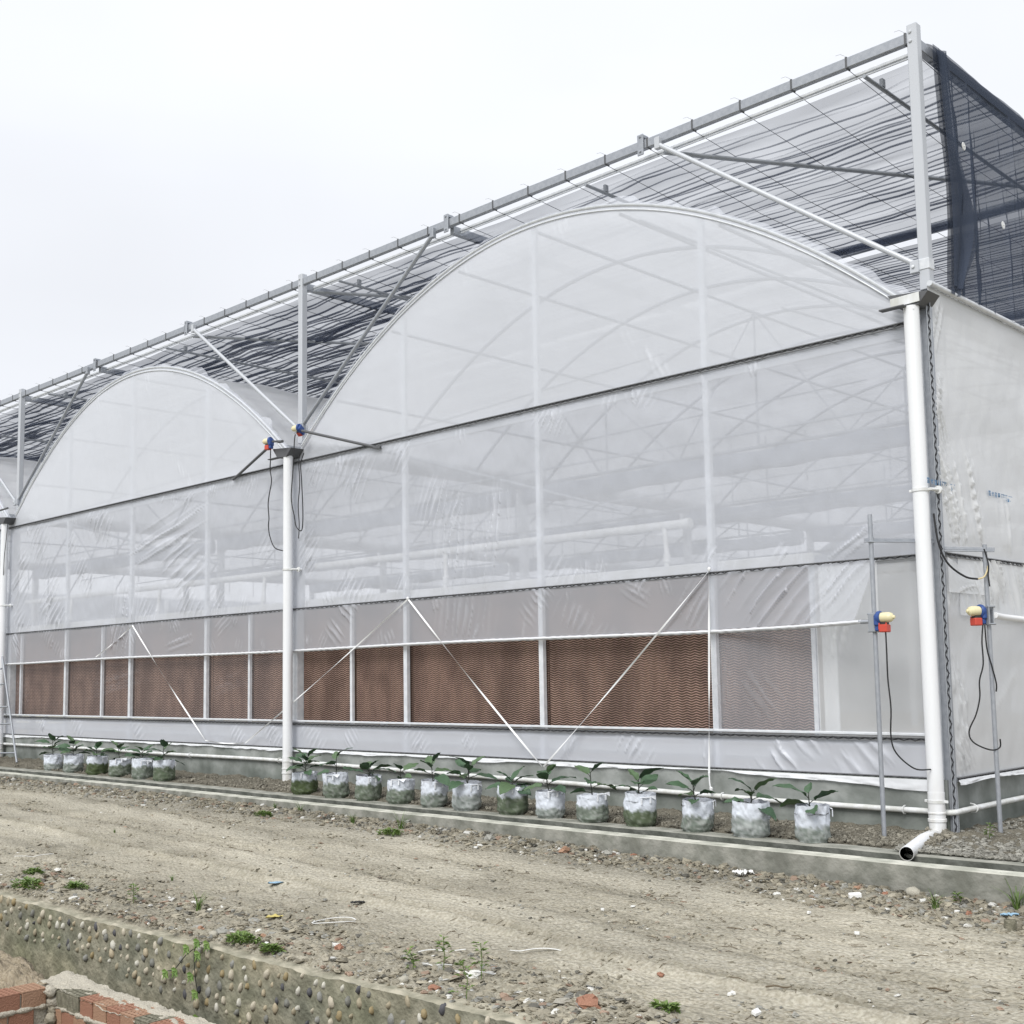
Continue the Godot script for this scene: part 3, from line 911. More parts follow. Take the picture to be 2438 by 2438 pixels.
func roof(g: Node3D) -> void:
	var rf := part("roof_frame", g)
	var p := []
	for i in 33:
		var d := -3.86 + 7.72 * i / 32.0
		p.append(Vector3(d, arch_y(d) - 0.03, 0))
	var b := MB.new()
	b.tube(p, 0.021, 6, false)
	var arch := b.done()
	for s in 4:
		for k in range(1, 15 if s < 2 else 8):
			obj("roof_arch", arch, M.dull_steel, rf, Transform3D(Basis.IDENTITY, Vector3(-4.0 - SPAN * s, 0, -1.43 * k)))
	for s in 3:
		for d in [0.0, 1.1, 2.2, 3.2, -1.1, -2.2, -3.2]:
			b = MB.new()
			b.tube([Vector3(-4.0 - SPAN * s + d, arch_y(d) - 0.065, -0.04), Vector3(-4.0 - SPAN * s + d, arch_y(d) - 0.065, -DEPTH)], 0.017, 6, false)
			obj("purlin", b.done(), M.dull_steel, rf)
	# trusses with folded inner curtains, one row every 4 m
	for s in 3:
		for k in range(1, 6):
			b = MB.new()
			var z := -4.0 * k
			var cx := -4.0 - SPAN * s
			b.tube([Vector3(cx - 3.95, 3.93, z), Vector3(cx + 3.95, 3.93, z)], 0.024, 6, false)
			for d in [-2.4, 0.0, 2.4]:
				b.tube([Vector3(cx + d, 3.93, z), Vector3(cx + d, arch_y(d) - 0.05, z)], 0.015, 5, false)
			if k == 1:
				for e in [[-1.2, -2.4], [-1.2, 0.0], [1.2, 0.0], [1.2, 2.4]]:
					b.tube([Vector3(cx + e[0], 3.93, z), Vector3(cx + e[1], arch_y(e[1]) - 0.06, z)], 0.011, 5, false)
			# hangers and sprinkler lines below
			for d in [-3.0, -2.0, -1.0, 0.0, 1.0, 2.0, 3.0]:
				b.tube([Vector3(cx + d, 3.9, z + 0.6), Vector3(cx + d, 3.25 - 0.1 * sin(d * 3.0 + k), z + 0.6)], 0.009, 4, false)
			obj("truss", b.done(), M.dull_steel, rf)
			b = MB.new()
			var pts := PackedVector3Array()
			for j in 7:
				for i in 81:
					var x := lerpf(cx - 3.9, cx + 3.9, i / 80.0)
					var a := TAU * j / 6.0
					pts.append(Vector3(x, 3.77 + cos(a) * (0.125 + 0.012 * sin(x * 7.0 + k)) - 0.02 * absf(sin(x * 1.2)), z + 0.08 - sin(a) * 0.05))
			b.sheet(pts, 81, 7)
			obj("folded_curtain", b.done(), M.curtain, rf)
	# inner wires and cross braces in the side bays
	for s in 2:
		b = MB.new()
		var cx := -4.0 - SPAN * s
		for e in [[3.9, -0.2, 1.2, -4.0], [-3.9, -0.2, -1.4, -4.0], [3.9, -4.0, 1.2, -0.2], [0.4, -4.0, 3.2, -8.0], [-0.6, -8.0, -3.2, -4.0], [2.2, -8.0, -1.0, -12.0]]:
			b.tube([Vector3(cx + e[0], arch_y(e[0]) - 0.08, e[1]), Vector3(cx + e[2], arch_y(e[2]) - 0.08, e[3])], 0.013, 5, false)
		for z in [-1.2, -2.2, -3.0]:
			b.tube([Vector3(cx - 3.9, 3.0 + 0.02 * z, z), Vector3(cx + 3.9, 3.02, z)], 0.008, 4, false)
		b.tube([Vector3(cx - 3.95, 3.30, -0.5), Vector3(cx + 3.9, 3.30, -0.5)], 0.013, 5, false)
		b.tube([Vector3(cx - 2.6, Y_A, -0.05), Vector3(cx - 0.4, 3.0, -1.8)], 0.022, 6, false)
		b.tube([Vector3(cx + 0.25, Y_A, -0.05), Vector3(cx + 0.25, 3.0, -0.9)], 0.012, 6, false)
		obj("brace_set", b.done(), M.dull_steel, rf)
	# gutters along the valleys, open tin profile with an end box, underside shade put into its colour
	for s in 4:
		b = MB.new()
		var x := -SPAN * s
		var o := 0.0
		var rx := [0.045, 0.045] if s == 0 else [0.09, 0.20]
		for seg in [[[-0.20, 4.06], [-0.09, 3.89]], [[-0.09, 3.89], [rx[0], 3.89]], [[rx[0], 3.89], [rx[1], 4.06]]]:
			var a := Vector3(x + seg[0][0], seg[0][1], -0.02)
			var c := Vector3(x + seg[1][0], seg[1][1], -0.02)
			var dz := Vector3(0, 0, -DEPTH - 0.1)
			b.quad(a, c, c + dz, a + dz)
			var up := Vector3(0, 0.005, 0)
			b.quad(c + up, a + up, a + up + dz, c + up + dz)
			b.quad(a, a + up, c + up, c)
		var gt := obj("gutter", b.done(), M.galvanised, g)
		b = MB.new()
		var f := [Vector3(x - 0.19, 3.985, 0.185), Vector3(x - 0.09, 3.862, 0.185), Vector3(x + 0.09, 3.855, 0.185), Vector3(x + 0.195, 3.95, 0.185)]
		if s == 0: f = [Vector3(-0.19, 4.0, 0.155), Vector3(-0.11, 3.888, 0.155), Vector3(0.05, 3.883, 0.155), Vector3(0.13, 3.972, 0.155)]
		var dz2 := Vector3(0, 0, -0.20)
		b.quad(f[0], f[1], f[2], f[3])
		b.quad(f[3] + dz2, f[2] + dz2, f[1] + dz2, f[0] + dz2)
		for i in 4: b.quad(f[i] + dz2, f[(i + 1) % 4] + dz2, f[(i + 1) % 4], f[i])
		b.box(Vector3(x - 0.13, 3.857 + (0.024 if s == 0 else 0.0), 0.20), Vector3(0.20, 0.012, 0.06), 0.003)
		obj("end_box", b.done(), M.gutter_end, gt)
		b = MB.new()
		b.box(Vector3(x - 0.05, 3.935, 0.164), Vector3(0.23, 0.072, 0.006), 0.002, Basis(Vector3.BACK, 0.03))
		if s == 0: obj("flashing", b.done(), M.pvc, gt)
	# roof film of every bay
	for s in 4:
		b = MB.new()
		var pts := PackedVector3Array()
		var f := noise(140 + s, 0.8, FastNoiseLite.TYPE_SIMPLEX_SMOOTH, 3)
		var nz := 90
		for j in nz:
			for i in 61:
				var d := -3.88 + 7.76 * i / 60.0
				var z := -DEPTH * pow(j / float(nz - 1), 1.3)
				var arcpos := absf(sin(PI * z / 1.43))
				var y := arch_y(d) + 0.006 - 0.035 * pow(arcpos, 0.7) + 0.02 * f.get_noise_2d(d, z * 1.5)
				if j == 0: y = arch_y(d) + 0.02
				pts.append(Vector3(-4.0 - SPAN * s + d, y, z))
		b.sheet(pts, 61, nz)
		obj("roof_film", b.done(), M.film_roof, g)
	# far gable and far side
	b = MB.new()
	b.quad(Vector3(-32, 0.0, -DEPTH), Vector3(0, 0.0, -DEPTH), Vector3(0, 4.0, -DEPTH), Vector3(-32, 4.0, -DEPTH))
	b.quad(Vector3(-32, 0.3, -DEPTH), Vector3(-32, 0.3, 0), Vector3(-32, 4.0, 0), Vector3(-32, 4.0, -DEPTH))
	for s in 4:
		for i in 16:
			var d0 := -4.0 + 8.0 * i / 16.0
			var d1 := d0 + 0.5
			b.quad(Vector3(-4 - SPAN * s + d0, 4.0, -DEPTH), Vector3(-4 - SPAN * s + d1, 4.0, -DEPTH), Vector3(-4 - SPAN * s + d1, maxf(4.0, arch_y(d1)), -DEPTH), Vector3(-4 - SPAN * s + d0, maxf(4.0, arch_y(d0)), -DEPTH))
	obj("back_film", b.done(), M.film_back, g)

func shade_frame(g: Node3D) -> void:
	var fr := part("shade_frame", g)
	var b := MB.new()
	b.box(Vector3(0, 5.125, 0), Vector3(0.082, 2.13, 0.082), 0.006)
	for y in [6.05, 6.125]:
		b.lathe([[0.0, 0.012], [0.012, 0.01], [0.016, 0.0]], Vector3(-0.012, y, 0.041), Basis(Vector3.RIGHT, PI * 0.5), 8)
	var post := b.done()
	for s in 4:
		for k in range(0, 6):
			obj("frame_post", post, M.post_steel, fr, Transform3D(Basis.IDENTITY, Vector3(-SPAN * s, 0, -0.12 - 4.0 * k)))
	for s in 3:
		b = MB.new()
		b.bar(Vector3(-SPAN * s - 0.043, 6.09, -0.12), Vector3(-SPAN * (s + 1) + 0.043, 6.09, -0.12), 0.055, 0.088, 0.006)
		obj("top_beam", b.done(), M.galvanised, fr)
	for k in range(1, 6):
		b = MB.new()
		b.bar(Vector3(0, 6.09, -0.12 - 4.0 * k), Vector3(-24, 6.09, -0.12 - 4.0 * k), 0.06, 0.10)
		obj("cross_beam", b.done(), M.galvanised, fr)
	for i in 10:
		var x := -2.6667 * i
		b = MB.new()
		var yb := 6.04 if i % 3 == 0 else 6.03
		if i % 3 != 1:
			b.bar(Vector3(x, yb, -0.162), Vector3(x, yb, -20.0), 0.06, 0.09, 0.005)
			obj("long_beam", b.done(), M.galvanised, fr)
		if i % 3:
			b = MB.new()
			b.box(Vector3(x, 6.085, -0.078), Vector3(0.07, 0.20, 0.012), 0.003)
			b.box(Vector3(x, 6.165, -0.12), Vector3(0.07, 0.03, 0.08), 0.003)
			for y in [6.02, 6.16]: b.lathe([[0.0, 0.012], [0.010, 0.01], [0.013, 0.0]], Vector3(x, y, -0.072), Basis(Vector3.RIGHT, PI * 0.5), 8)
			obj("bracket", b.done(), M.galvanised, fr)
	# sloping braces from each post foot up to the beam
	for s in 3:
		for sg in [-1.0, 1.0]:
			if s == 0 and sg > 0: continue
			var x0 := -SPAN * s
			b = MB.new()
			b.tube([Vector3(x0 + sg * 0.06, 4.27, -0.075), Vector3(x0 + sg * 2.46, 6.02, -0.075)], 0.0235, 10)
			b.box(Vector3(x0 + sg * 2.46, 6.03, -0.072), Vector3(0.055, 0.11, 0.05), 0.004)
			b.box(Vector3(x0 + sg * 0.065, 4.25, -0.075), Vector3(0.07, 0.10, 0.045), 0.004)
			obj("brace", b.done(), M.post_steel if sg < 0 else M.galvanised, fr)
		b = MB.new()
		b.box(Vector3(-SPAN * s, 4.26, -0.12), Vector3(0.094, 0.085, 0.094), 0.004)
		b.lathe([[0.0, 0.012], [0.011, 0.01], [0.014, 0.0]], Vector3(-SPAN * s - 0.07, 4.25, -0.05), Basis(Vector3.RIGHT, PI * 0.5), 8)
		obj("post_collar", b.done(), M.light_steel, fr)
	# level braces in the roof plane and the rods that draw the net
	for e in [[-2.45, -0.15, -0.05, -4.0], [-10.6, -0.15, -8.05, -4.0], [-5.4, -4.1, -7.9, -0.2]]:
		b = MB.new()
		b.tube([Vector3(e[0], 5.965, e[1]), Vector3(e[2], 5.965, e[3])], 0.022, 8)
		obj("level_brace", b.done(), M.dull_steel, fr)
	for x in [-0.38, -3.3, -7.15, -11.1, -14.8, -18.6]:
		b = MB.new()
		b.tube([Vector3(x, 5.88, -0.02), Vector3(x, 5.88, -19.0)], 0.017, 8)
		b.box(Vector3(x, 5.93, -0.33), Vector3(0.03, 0.07, 0.05), 0.003)
		obj("drive_rod", b.done(), M.dull_steel, fr)
	for y in [6.05]:
		b = MB.new()
		b.bar(Vector3(-0.04, y, -0.28), Vector3(-24, y, -0.28), 0.035, 0.03, 0.004)
		b.bar(Vector3(-0.04, y - 0.03, -0.272), Vector3(-24, y - 0.03, -0.272), 0.012, 0.012)
		obj("net_lead_rail", b.done(), M.light_steel, fr)
	# wire clips on the beam and the wires themselves
	b = MB.new()
	b.box(Vector3(0, 6.09, -0.12), Vector3(0.016, 0.096, 0.063))
	b.tube([Vector3(0, 6.14, -0.09), Vector3(-0.03, 6.16, -0.06), Vector3(-0.07, 6.16, -0.055)], 0.0012, 4, false)
	var clip := b.done()
	var wires := MB.new()
	for i in 47:
		var x := -0.06 - 0.508 * i
		if absf(fposmod(x + 0.03, 8.0)) < 0.09: continue
		obj("wire_clip", clip, M.gutter_end, fr, Transform3D(Basis.IDENTITY, Vector3(x, 0, 0)))
		wires.tube([Vector3(x, 6.04, -0.13), Vector3(x, 5.955 - 0.012 * (i % 3), -2.0), Vector3(x, 5.96, -20.0)], 0.0032, 4, false)
	obj("net_wire", wires.done(), M.cord_black, fr)

func smooth(p: Array, k := 6) -> Array:
	var r := []
	for i in p.size() - 1:
		var a: Vector3 = p[maxi(i - 1, 0)]
		var b: Vector3 = p[i]
		var c: Vector3 = p[i + 1]
		var d: Vector3 = p[mini(i + 2, p.size() - 1)]
		for j in k:
			r.append(b.cubic_interpolate(c, a, d, float(j) / k))
	r.append(p[p.size() - 1])
	return r

func drains(g: Node3D) -> void:
	var xs := [-0.02, -7.95, -15.97, -24.0]
	for s in 4:
		var x: float = xs[s]
		var b := MB.new()
		var ring := []
		for k in 34: ring.append(Vector3(x, 0.31 + (3.885 - 0.31) * pow(k / 33.0, 1.5), 0.125))
		b.tube(ring, 0.0575, 20)
		b.tube([Vector3(x, -0.06, 0.125), Vector3(x, 0.03, 0.125), Vector3(x, 0.09, 0.125), Vector3(x, 0.20, 0.125), Vector3(x, 0.31, 0.125)], 0.060, 20)
		b.lathe([[0.06, 0.0], [0.066, 0.004], [0.066, 0.022], [0.06, 0.026]], Vector3(x, 0.10, 0.125), Basis.IDENTITY, 20)
		b.lathe([[0.06, 0.0], [0.065, 0.004], [0.065, 0.014], [0.06, 0.018]], Vector3(x, 0.155, 0.125), Basis.IDENTITY, 20)
		for a in [-0.6, 0.7]: b.lathe([[0.0, 0.004], [0.006, 0.003], [0.007, 0.0]], Vector3(x + sin(a) * 0.0575, 3.855, 0.125 + cos(a) * 0.0575), Basis(Vector3.UP, a) * Basis(Vector3.RIGHT, PI * 0.5), 6)
		for k in b.v.size():
			var q := b.v[k]
			var dirt := clampf(smoothstep(0.55, 0.02, q.y) * (0.55 + 0.9 * ln1.get_noise_3d(q.x * 4.0 + s, q.y * 1.5, q.z * 9.0)) + 0.25 * maxf(0.0, ln1.get_noise_3d(q.x * 7.0, q.y * 0.35, q.z * 7.0)), 0, 1)
			b.c[k] = Color.WHITE.lerp(Color(0.66, 0.62, 0.53), dirt * 0.8)
		var dp := obj("downpipe", b.done(), M.pvc_dirty, g)
		for y in [2.50, 0.245]:
			b = MB.new()
			b.lathe([[0.058, -0.012], [0.064, -0.011], [0.064, 0.011], [0.058, 0.012]], Vector3(x, y, 0.125), Basis.IDENTITY, 20)
			for sg in [-1.0, 1.0]: b.box(Vector3(x + sg * 0.073, y, 0.125), Vector3(0.03, 0.02, 0.014), 0.003)
			if y > 1.0:
				b.tube([Vector3(x + 0.075, 2.50, 0.125), Vector3(x + 0.10, 2.50, 0.06), Vector3(x + 0.10, 2.50, 0.0)], 0.013, 8)
				b.tube([Vector3(x + 0.10, 2.50, 0.055), Vector3(x + 0.10, 2.50, 0.035)], 0.03, 10)
			obj("pipe_clamp", b.done(), M.pvc, dp)
		# outlet lying across the soil to the channel
		b = MB.new()
		var e := Vector3(0.245, 0.018, 1.15)
		var o := [Vector3(x, 0.0, 0.16), Vector3(x + 0.01, 0.012, 0.24), Vector3(x, 0.02, 0.25).lerp(e, 0.3), e]
		if s > 0: continue
		if s == 0:
			b.tube(o, 0.046, 20, false)
			b.tube([e + (e - o[2]).normalized() * -0.001, o[2]], 0.0427, 20, false)
			var f: Vector3 = (e - o[2]).normalized()
			var sd := f.cross(Vector3.UP).normalized()
			var up := sd.cross(f)
			for j in 20:
				var a0 := TAU * j / 20.0
				var a1 := TAU * (j + 1) / 20.0
				var d0 := sd * cos(a0) + up * sin(a0)
				var d1 := sd * cos(a1) + up * sin(a1)
				b.quad(e + d0 * 0.0427, e + d0 * 0.046, e + d1 * 0.046, e + d1 * 0.0427)
		for k in b.v.size():
			var q := b.v[k]
			b.c[k] = Color.WHITE.lerp(Color(0.52, 0.49, 0.42), clampf(smoothstep(0.055, -0.01, q.y) + 0.9 * ln2.get_noise_3d(q.x, q.y, q.z * 0.6) + smoothstep(0.5, 0.2, q.z) * 0.5, 0, 1) * 0.8)
		obj("outlet", b.done(), M.pvc_dirty, dp)
		if s == 0:
			b = MB.new()
			b.tube([e * 0.985 + o[2] * 0.015, o[2]], 0.0417, 20, false)
			for k in b.n.size(): b.n[k] = -b.n[k]
			obj("outlet_bore", b.done(), M.pvc_inside, dp)
	# small water line clipped along the footing and round the corner
	var b := MB.new()
	var p := []
	for i in 60:
		var x := -24.0 + 24.0 * i / 59.0
		p.append(Vector3(x, 0.243 - 0.078 * smoothstep(-9.0, 0.0, x) + 0.004 * sin(x * 1.3), 0.062))
	p.append_array(smooth([Vector3(0.02, 0.163, 0.062), Vector3(0.055, 0.164, 0.055), Vector3(0.078, 0.165, 0.02), Vector3(0.08, 0.166, -0.05)]))
	for i in 30: p.append(Vector3(0.08, 0.167 + 0.003 * i / 3.0, -0.1 - 0.8 * i))
	b.tube(p, 0.021, 12)
	var wl := obj("water_line", b.done(), M.pvc, g)
	for x in [-0.30, -1.9, -3.9, -5.9, -8.2, -10.2, -12.2, -14.2]:
		b = MB.new()
		var y := 0.243 - 0.078 * smoothstep(-9.0, 0.0, x) + 0.004 * sin(x * 1.3)
		b.tube(smooth([Vector3(x, y + 0.028, 0.045), Vector3(x, y + 0.022, 0.078), Vector3(x, y, 0.089), Vector3(x, y - 0.024, 0.076), Vector3(x, y - 0.03, 0.045)], 4), 0.006, 6, true, Color.WHITE, 1.0, 1.0)
		obj("pipe_clip", b.done(), M.pvc, wl)
	b = MB.new()
	b.tube(smooth([Vector3(0.05, 0.20, -0.28), Vector3(0.085, 0.192, -0.28), Vector3(0.106, 0.17, -0.28), Vector3(0.09, 0.142, -0.28), Vector3(0.05, 0.135, -0.28)], 4), 0.006, 6)
	obj("pipe_clip", b.done(), M.pvc, wl)
	# roll-up pipe wrapped in film
	b = MB.new()
	p = []
	var f := noise(150, 7.0, FastNoiseLite.TYPE_SIMPLEX_SMOOTH, 2)
	var nu := 900
	var pts := PackedVector3Array()
	for j in 9:
		for i in nu:
			var x := -24.0 + 23.62 * i / (nu - 1)
			var a := TAU * j / 8.0
			var r := 0.0165 + 0.0035 * f.get_noise_2d(x * 1.6 + a * 0.5, sin(a) * 1.0) + 0.0022 * sin(x * 55.0 + a * 2.0) * clampf(f.get_noise_2d(x * 0.3, 9.0) + 0.6, 0, 1)
			pts.append(Vector3(x, Y_C - 0.012 + 0.008 * sin(x * 0.9) + sin(a) * r, 0.03 + pull(x) + cos(a) * r))
	b.sheet(pts, nu, 9, PackedColorArray(), true)
	var rp := obj("roll_pipe", b.done(), M.wrap, g)
	b = MB.new()
	b.tube([Vector3(-0.40, Y_C - 0.014, 0.03 + pull(-0.40)), Vector3(-0.29, Y_C - 0.016, 0.425)], 0.015, 10)
	obj("pipe_end", b.done(), M.galvanised, rp)

func side_wall(g: Node3D) -> void:
	var sw := part("side_wall", g)
	var o := Vector3(0.056, Y_B, 0.0)
	var Z := Vector3.FORWARD
	var X := Vector3.RIGHT
	var U := Vector3.UP
	obj("upper_film", film(o, Z, U, X, 14.0, 4.06 - Y_B, 0.022, [[0.16, 0.45, 112, 1.0, 0.34, 0.027, 0.085], [0.5, 0.4, 104, 1.0, 0.5, 0.027, 0.12], [0.1, 1.0, 115, 0.6, 0.2, 0.020, 0.06], [1.15, 0.3, 92, 0.7, 0.3, 0.020, 0.10], [0.10, 1.75, 66, 0.7, 0.24, 0.024, 0.08], [0.07, 1.2, 68, 0.5, 0.16, 0.017, 0.05], [2.4, 0.3, 85, 0.8, 1.0, 0.020, 0.12], [4.5, 0.3, 95, 0.8, 2.0, 0.024, 0.14]], 0, 0.02, 160, false, 0.88), M.film_side, sw)
	obj("roll_film", film(o + Vector3(0.012, Y_C - Y_B + 0.03, -0.25), Z, U, X, 13.7, Y_B - Y_C - 0.03, 0.02, [[0.5, 0.25, 118, 0.6, 1.1, 0.031, 0.10], [1.3, 0.25, 112, 0.6, 1.2, 0.031, 0.12], [3.0, 0.25, 110, 0.6, 2.0, 0.027, 0.12]], 0, 0.008, 161, true, 0.80), M.film_side, sw)
	obj("lower_film", film(Vector3(0.054, Y_E, 0.0), Z, U, X, 14.0, Y_B - Y_E, 0.026, [[0.16, 0.5, 98, 1.0, 0.3, 0.024, 0.07], [0.12, 0.12, 125, 0.4, 0.3, 0.020, 0.06], [0.2, 0.2, 130, 0.5, 0.3, 0.014, 0.05], [0.2, 1.4, 75, 0.5, 0.3, 0.020, 0.07], [1.0, 0.6, 30, 1.0, 0.3, 0.007, 0.2]], 0, 0.015, 162, false, 0.84), M.film_side, sw)
	var b := MB.new()
	b.quad(Vector3(0.05, Y_E, -14), Vector3(0.05, Y_E, -24), Vector3(0.05, 4.06, -24), Vector3(0.05, 4.06, -14))
	obj("far_film", b.done(), M.film_side, sw)
	for y in [Y_B, Y_E]: lock_line(Vector3(0.062, y, -0.05), Vector3(0.062, y, -14.0), X, sw, 0.03)
	lock_line(Vector3(0.062, Y_E, -14.0), Vector3(0.062, Y_E, -24.0), X, sw, 0.03)
	b = MB.new()
	b.tube([Vector3(0.075, 4.075, 0.0), Vector3(0.075, 4.085, -24.0)], 0.022, 8)
	obj("eave_rail", b.done(), M.light_steel, sw)
	b = MB.new()
	b.tube([Vector3(0.30, Y_C + 0.02, -0.30), Vector3(0.20, Y_C + 0.02, -0.7), Vector3(0.10, Y_C + 0.02, -1.4), Vector3(0.085, Y_C + 0.02, -14.0)], 0.024, 10)
	obj("roll_pipe", b.done(), M.tape, sw)
	for k in 6:
		b = MB.new()
		b.box(Vector3(-0.02, 2.2, -2.0 - 4.0 * k), Vector3(0.05, 3.7, 0.06))
		obj("side_stud", b.done(), M.light_steel, sw)
	flap(g, Vector3(0.085, Y_E, -0.02), Z, 14.0, 7)
	# torn double layer near the corner
	obj("film_scrap", film(Vector3(0.085, Y_B - 0.28, -0.04), Z, U, X, 0.62, 0.26, 0.02, [[0.3, 0.12, 20, 0.5, 0.2, 0.017, 0.05]], 2, 0.01, 163, false, 0.8), M.film_side, sw)
	# printed marks on the film
	b = MB.new()
	var px := 0.0785
	glyphs(b, -0.86, 2.565, px)
	glyphs(b, 0.22, 2.552, px)
	glyphs(b, -1.95, 2.58, px)
	obj("printed_mark", b.done(), M.print_blue, sw)

func glyphs(b: MB, z0: float, y0: float, x: float) -> void:
	# four square characters, two rows of small ones, and an arrow emblem; strokes on a 0..1 cell
	var chars := [
		[[0, 1, 1, 1], [0, .8, 1, .8], [.1, .55, .9, .55], [.1, .3, .9, .3], [0, .05, 1, .05], [.15, .05, .15, .55], [.5, 0, .5, 1], [.85, .05, .85, .55]],
		[[.1, .85, .35, .65], [0, .6, .3, .45], [.5, 1, .45, .6], [.3, .65, 1, .7], [.6, .6, .2, 0], [.55, .4, .95, 0], [.8, .95, 1, .8]],
		[[0, .85, 1, .85], [.3, 1, .3, .7], [.7, 1, .7, .7], [.15, .6, .85, .6], [.15, 0, .85, 0], [.15, 0, .15, .6], [.85, 0, .85, .6], [.15, .3, .85, .3]],
		[[0, .9, 1, .9], [.3, 1, .3, .75], [.7, 1, .7, .75], [.1, .7, .9, .7], [.1, .5, .9, .5], [.1, .32, .9, .32], [.1, .32, .1, .7], [.9, .32, .9, .7], [.5, .32, .1, 0], [.5, .32, .9, 0], [0, .18, 1, .18]]]
	for k in 4:
		for s in chars[k]: stroke(b, x, z0 - 0.06 * k, y0 - 0.018, 0.042, 0.037, s, 0.0058)
	for k in 6:
		for s in chars[(k + 2) % 4].slice(0, 5): stroke(b, x, z0 - 0.245 - 0.021 * k, y0 + 0.003, 0.016, 0.014, s, 0.0045)
	for k in 4:
		for s in chars[(k * 3) % 4].slice(0, 4): stroke(b, x, z0 - 0.25 - 0.03 * k, y0 - 0.017, 0.012, 0.013, s, 0.0045)
	for k in 4: stroke(b, x, z0 - 0.392 - 0.02 * k, y0 + 0.006, 0.014, 0.010, [0, .5, 1, .5], 0.006)
	# emblem: a broad upward arrow head with side wings
	var zc := z0 - 0.385
	b.tri(Vector3(x, y0 - 0.004, zc), Vector3(x, y0 - 0.036, zc + 0.020), Vector3(x, y0 - 0.036, zc - 0.020))
	b.quad(Vector3(x, y0 - 0.012, zc + 0.022), Vector3(x, y0 - 0.032, zc + 0.044), Vector3(x, y0 - 0.030, zc + 0.032), Vector3(x, y0 - 0.006, zc + 0.010))
	b.quad(Vector3(x, y0 - 0.006, zc - 0.010), Vector3(x, y0 - 0.030, zc - 0.032), Vector3(x, y0 - 0.032, zc - 0.044), Vector3(x, y0 - 0.012, zc - 0.022))

func stroke(b: MB, x: float, z: float, y: float, w: float, h: float, s: Array, t: float) -> void:
	var a := Vector3(x, y + s[1] * h, z - s[0] * w)
	var c := Vector3(x, y + s[3] * h, z - s[2] * w)
	var d := (c - a).normalized().cross(Vector3.RIGHT) * t * 0.5
	b.quad(a - d, a + d, c + d, c - d)

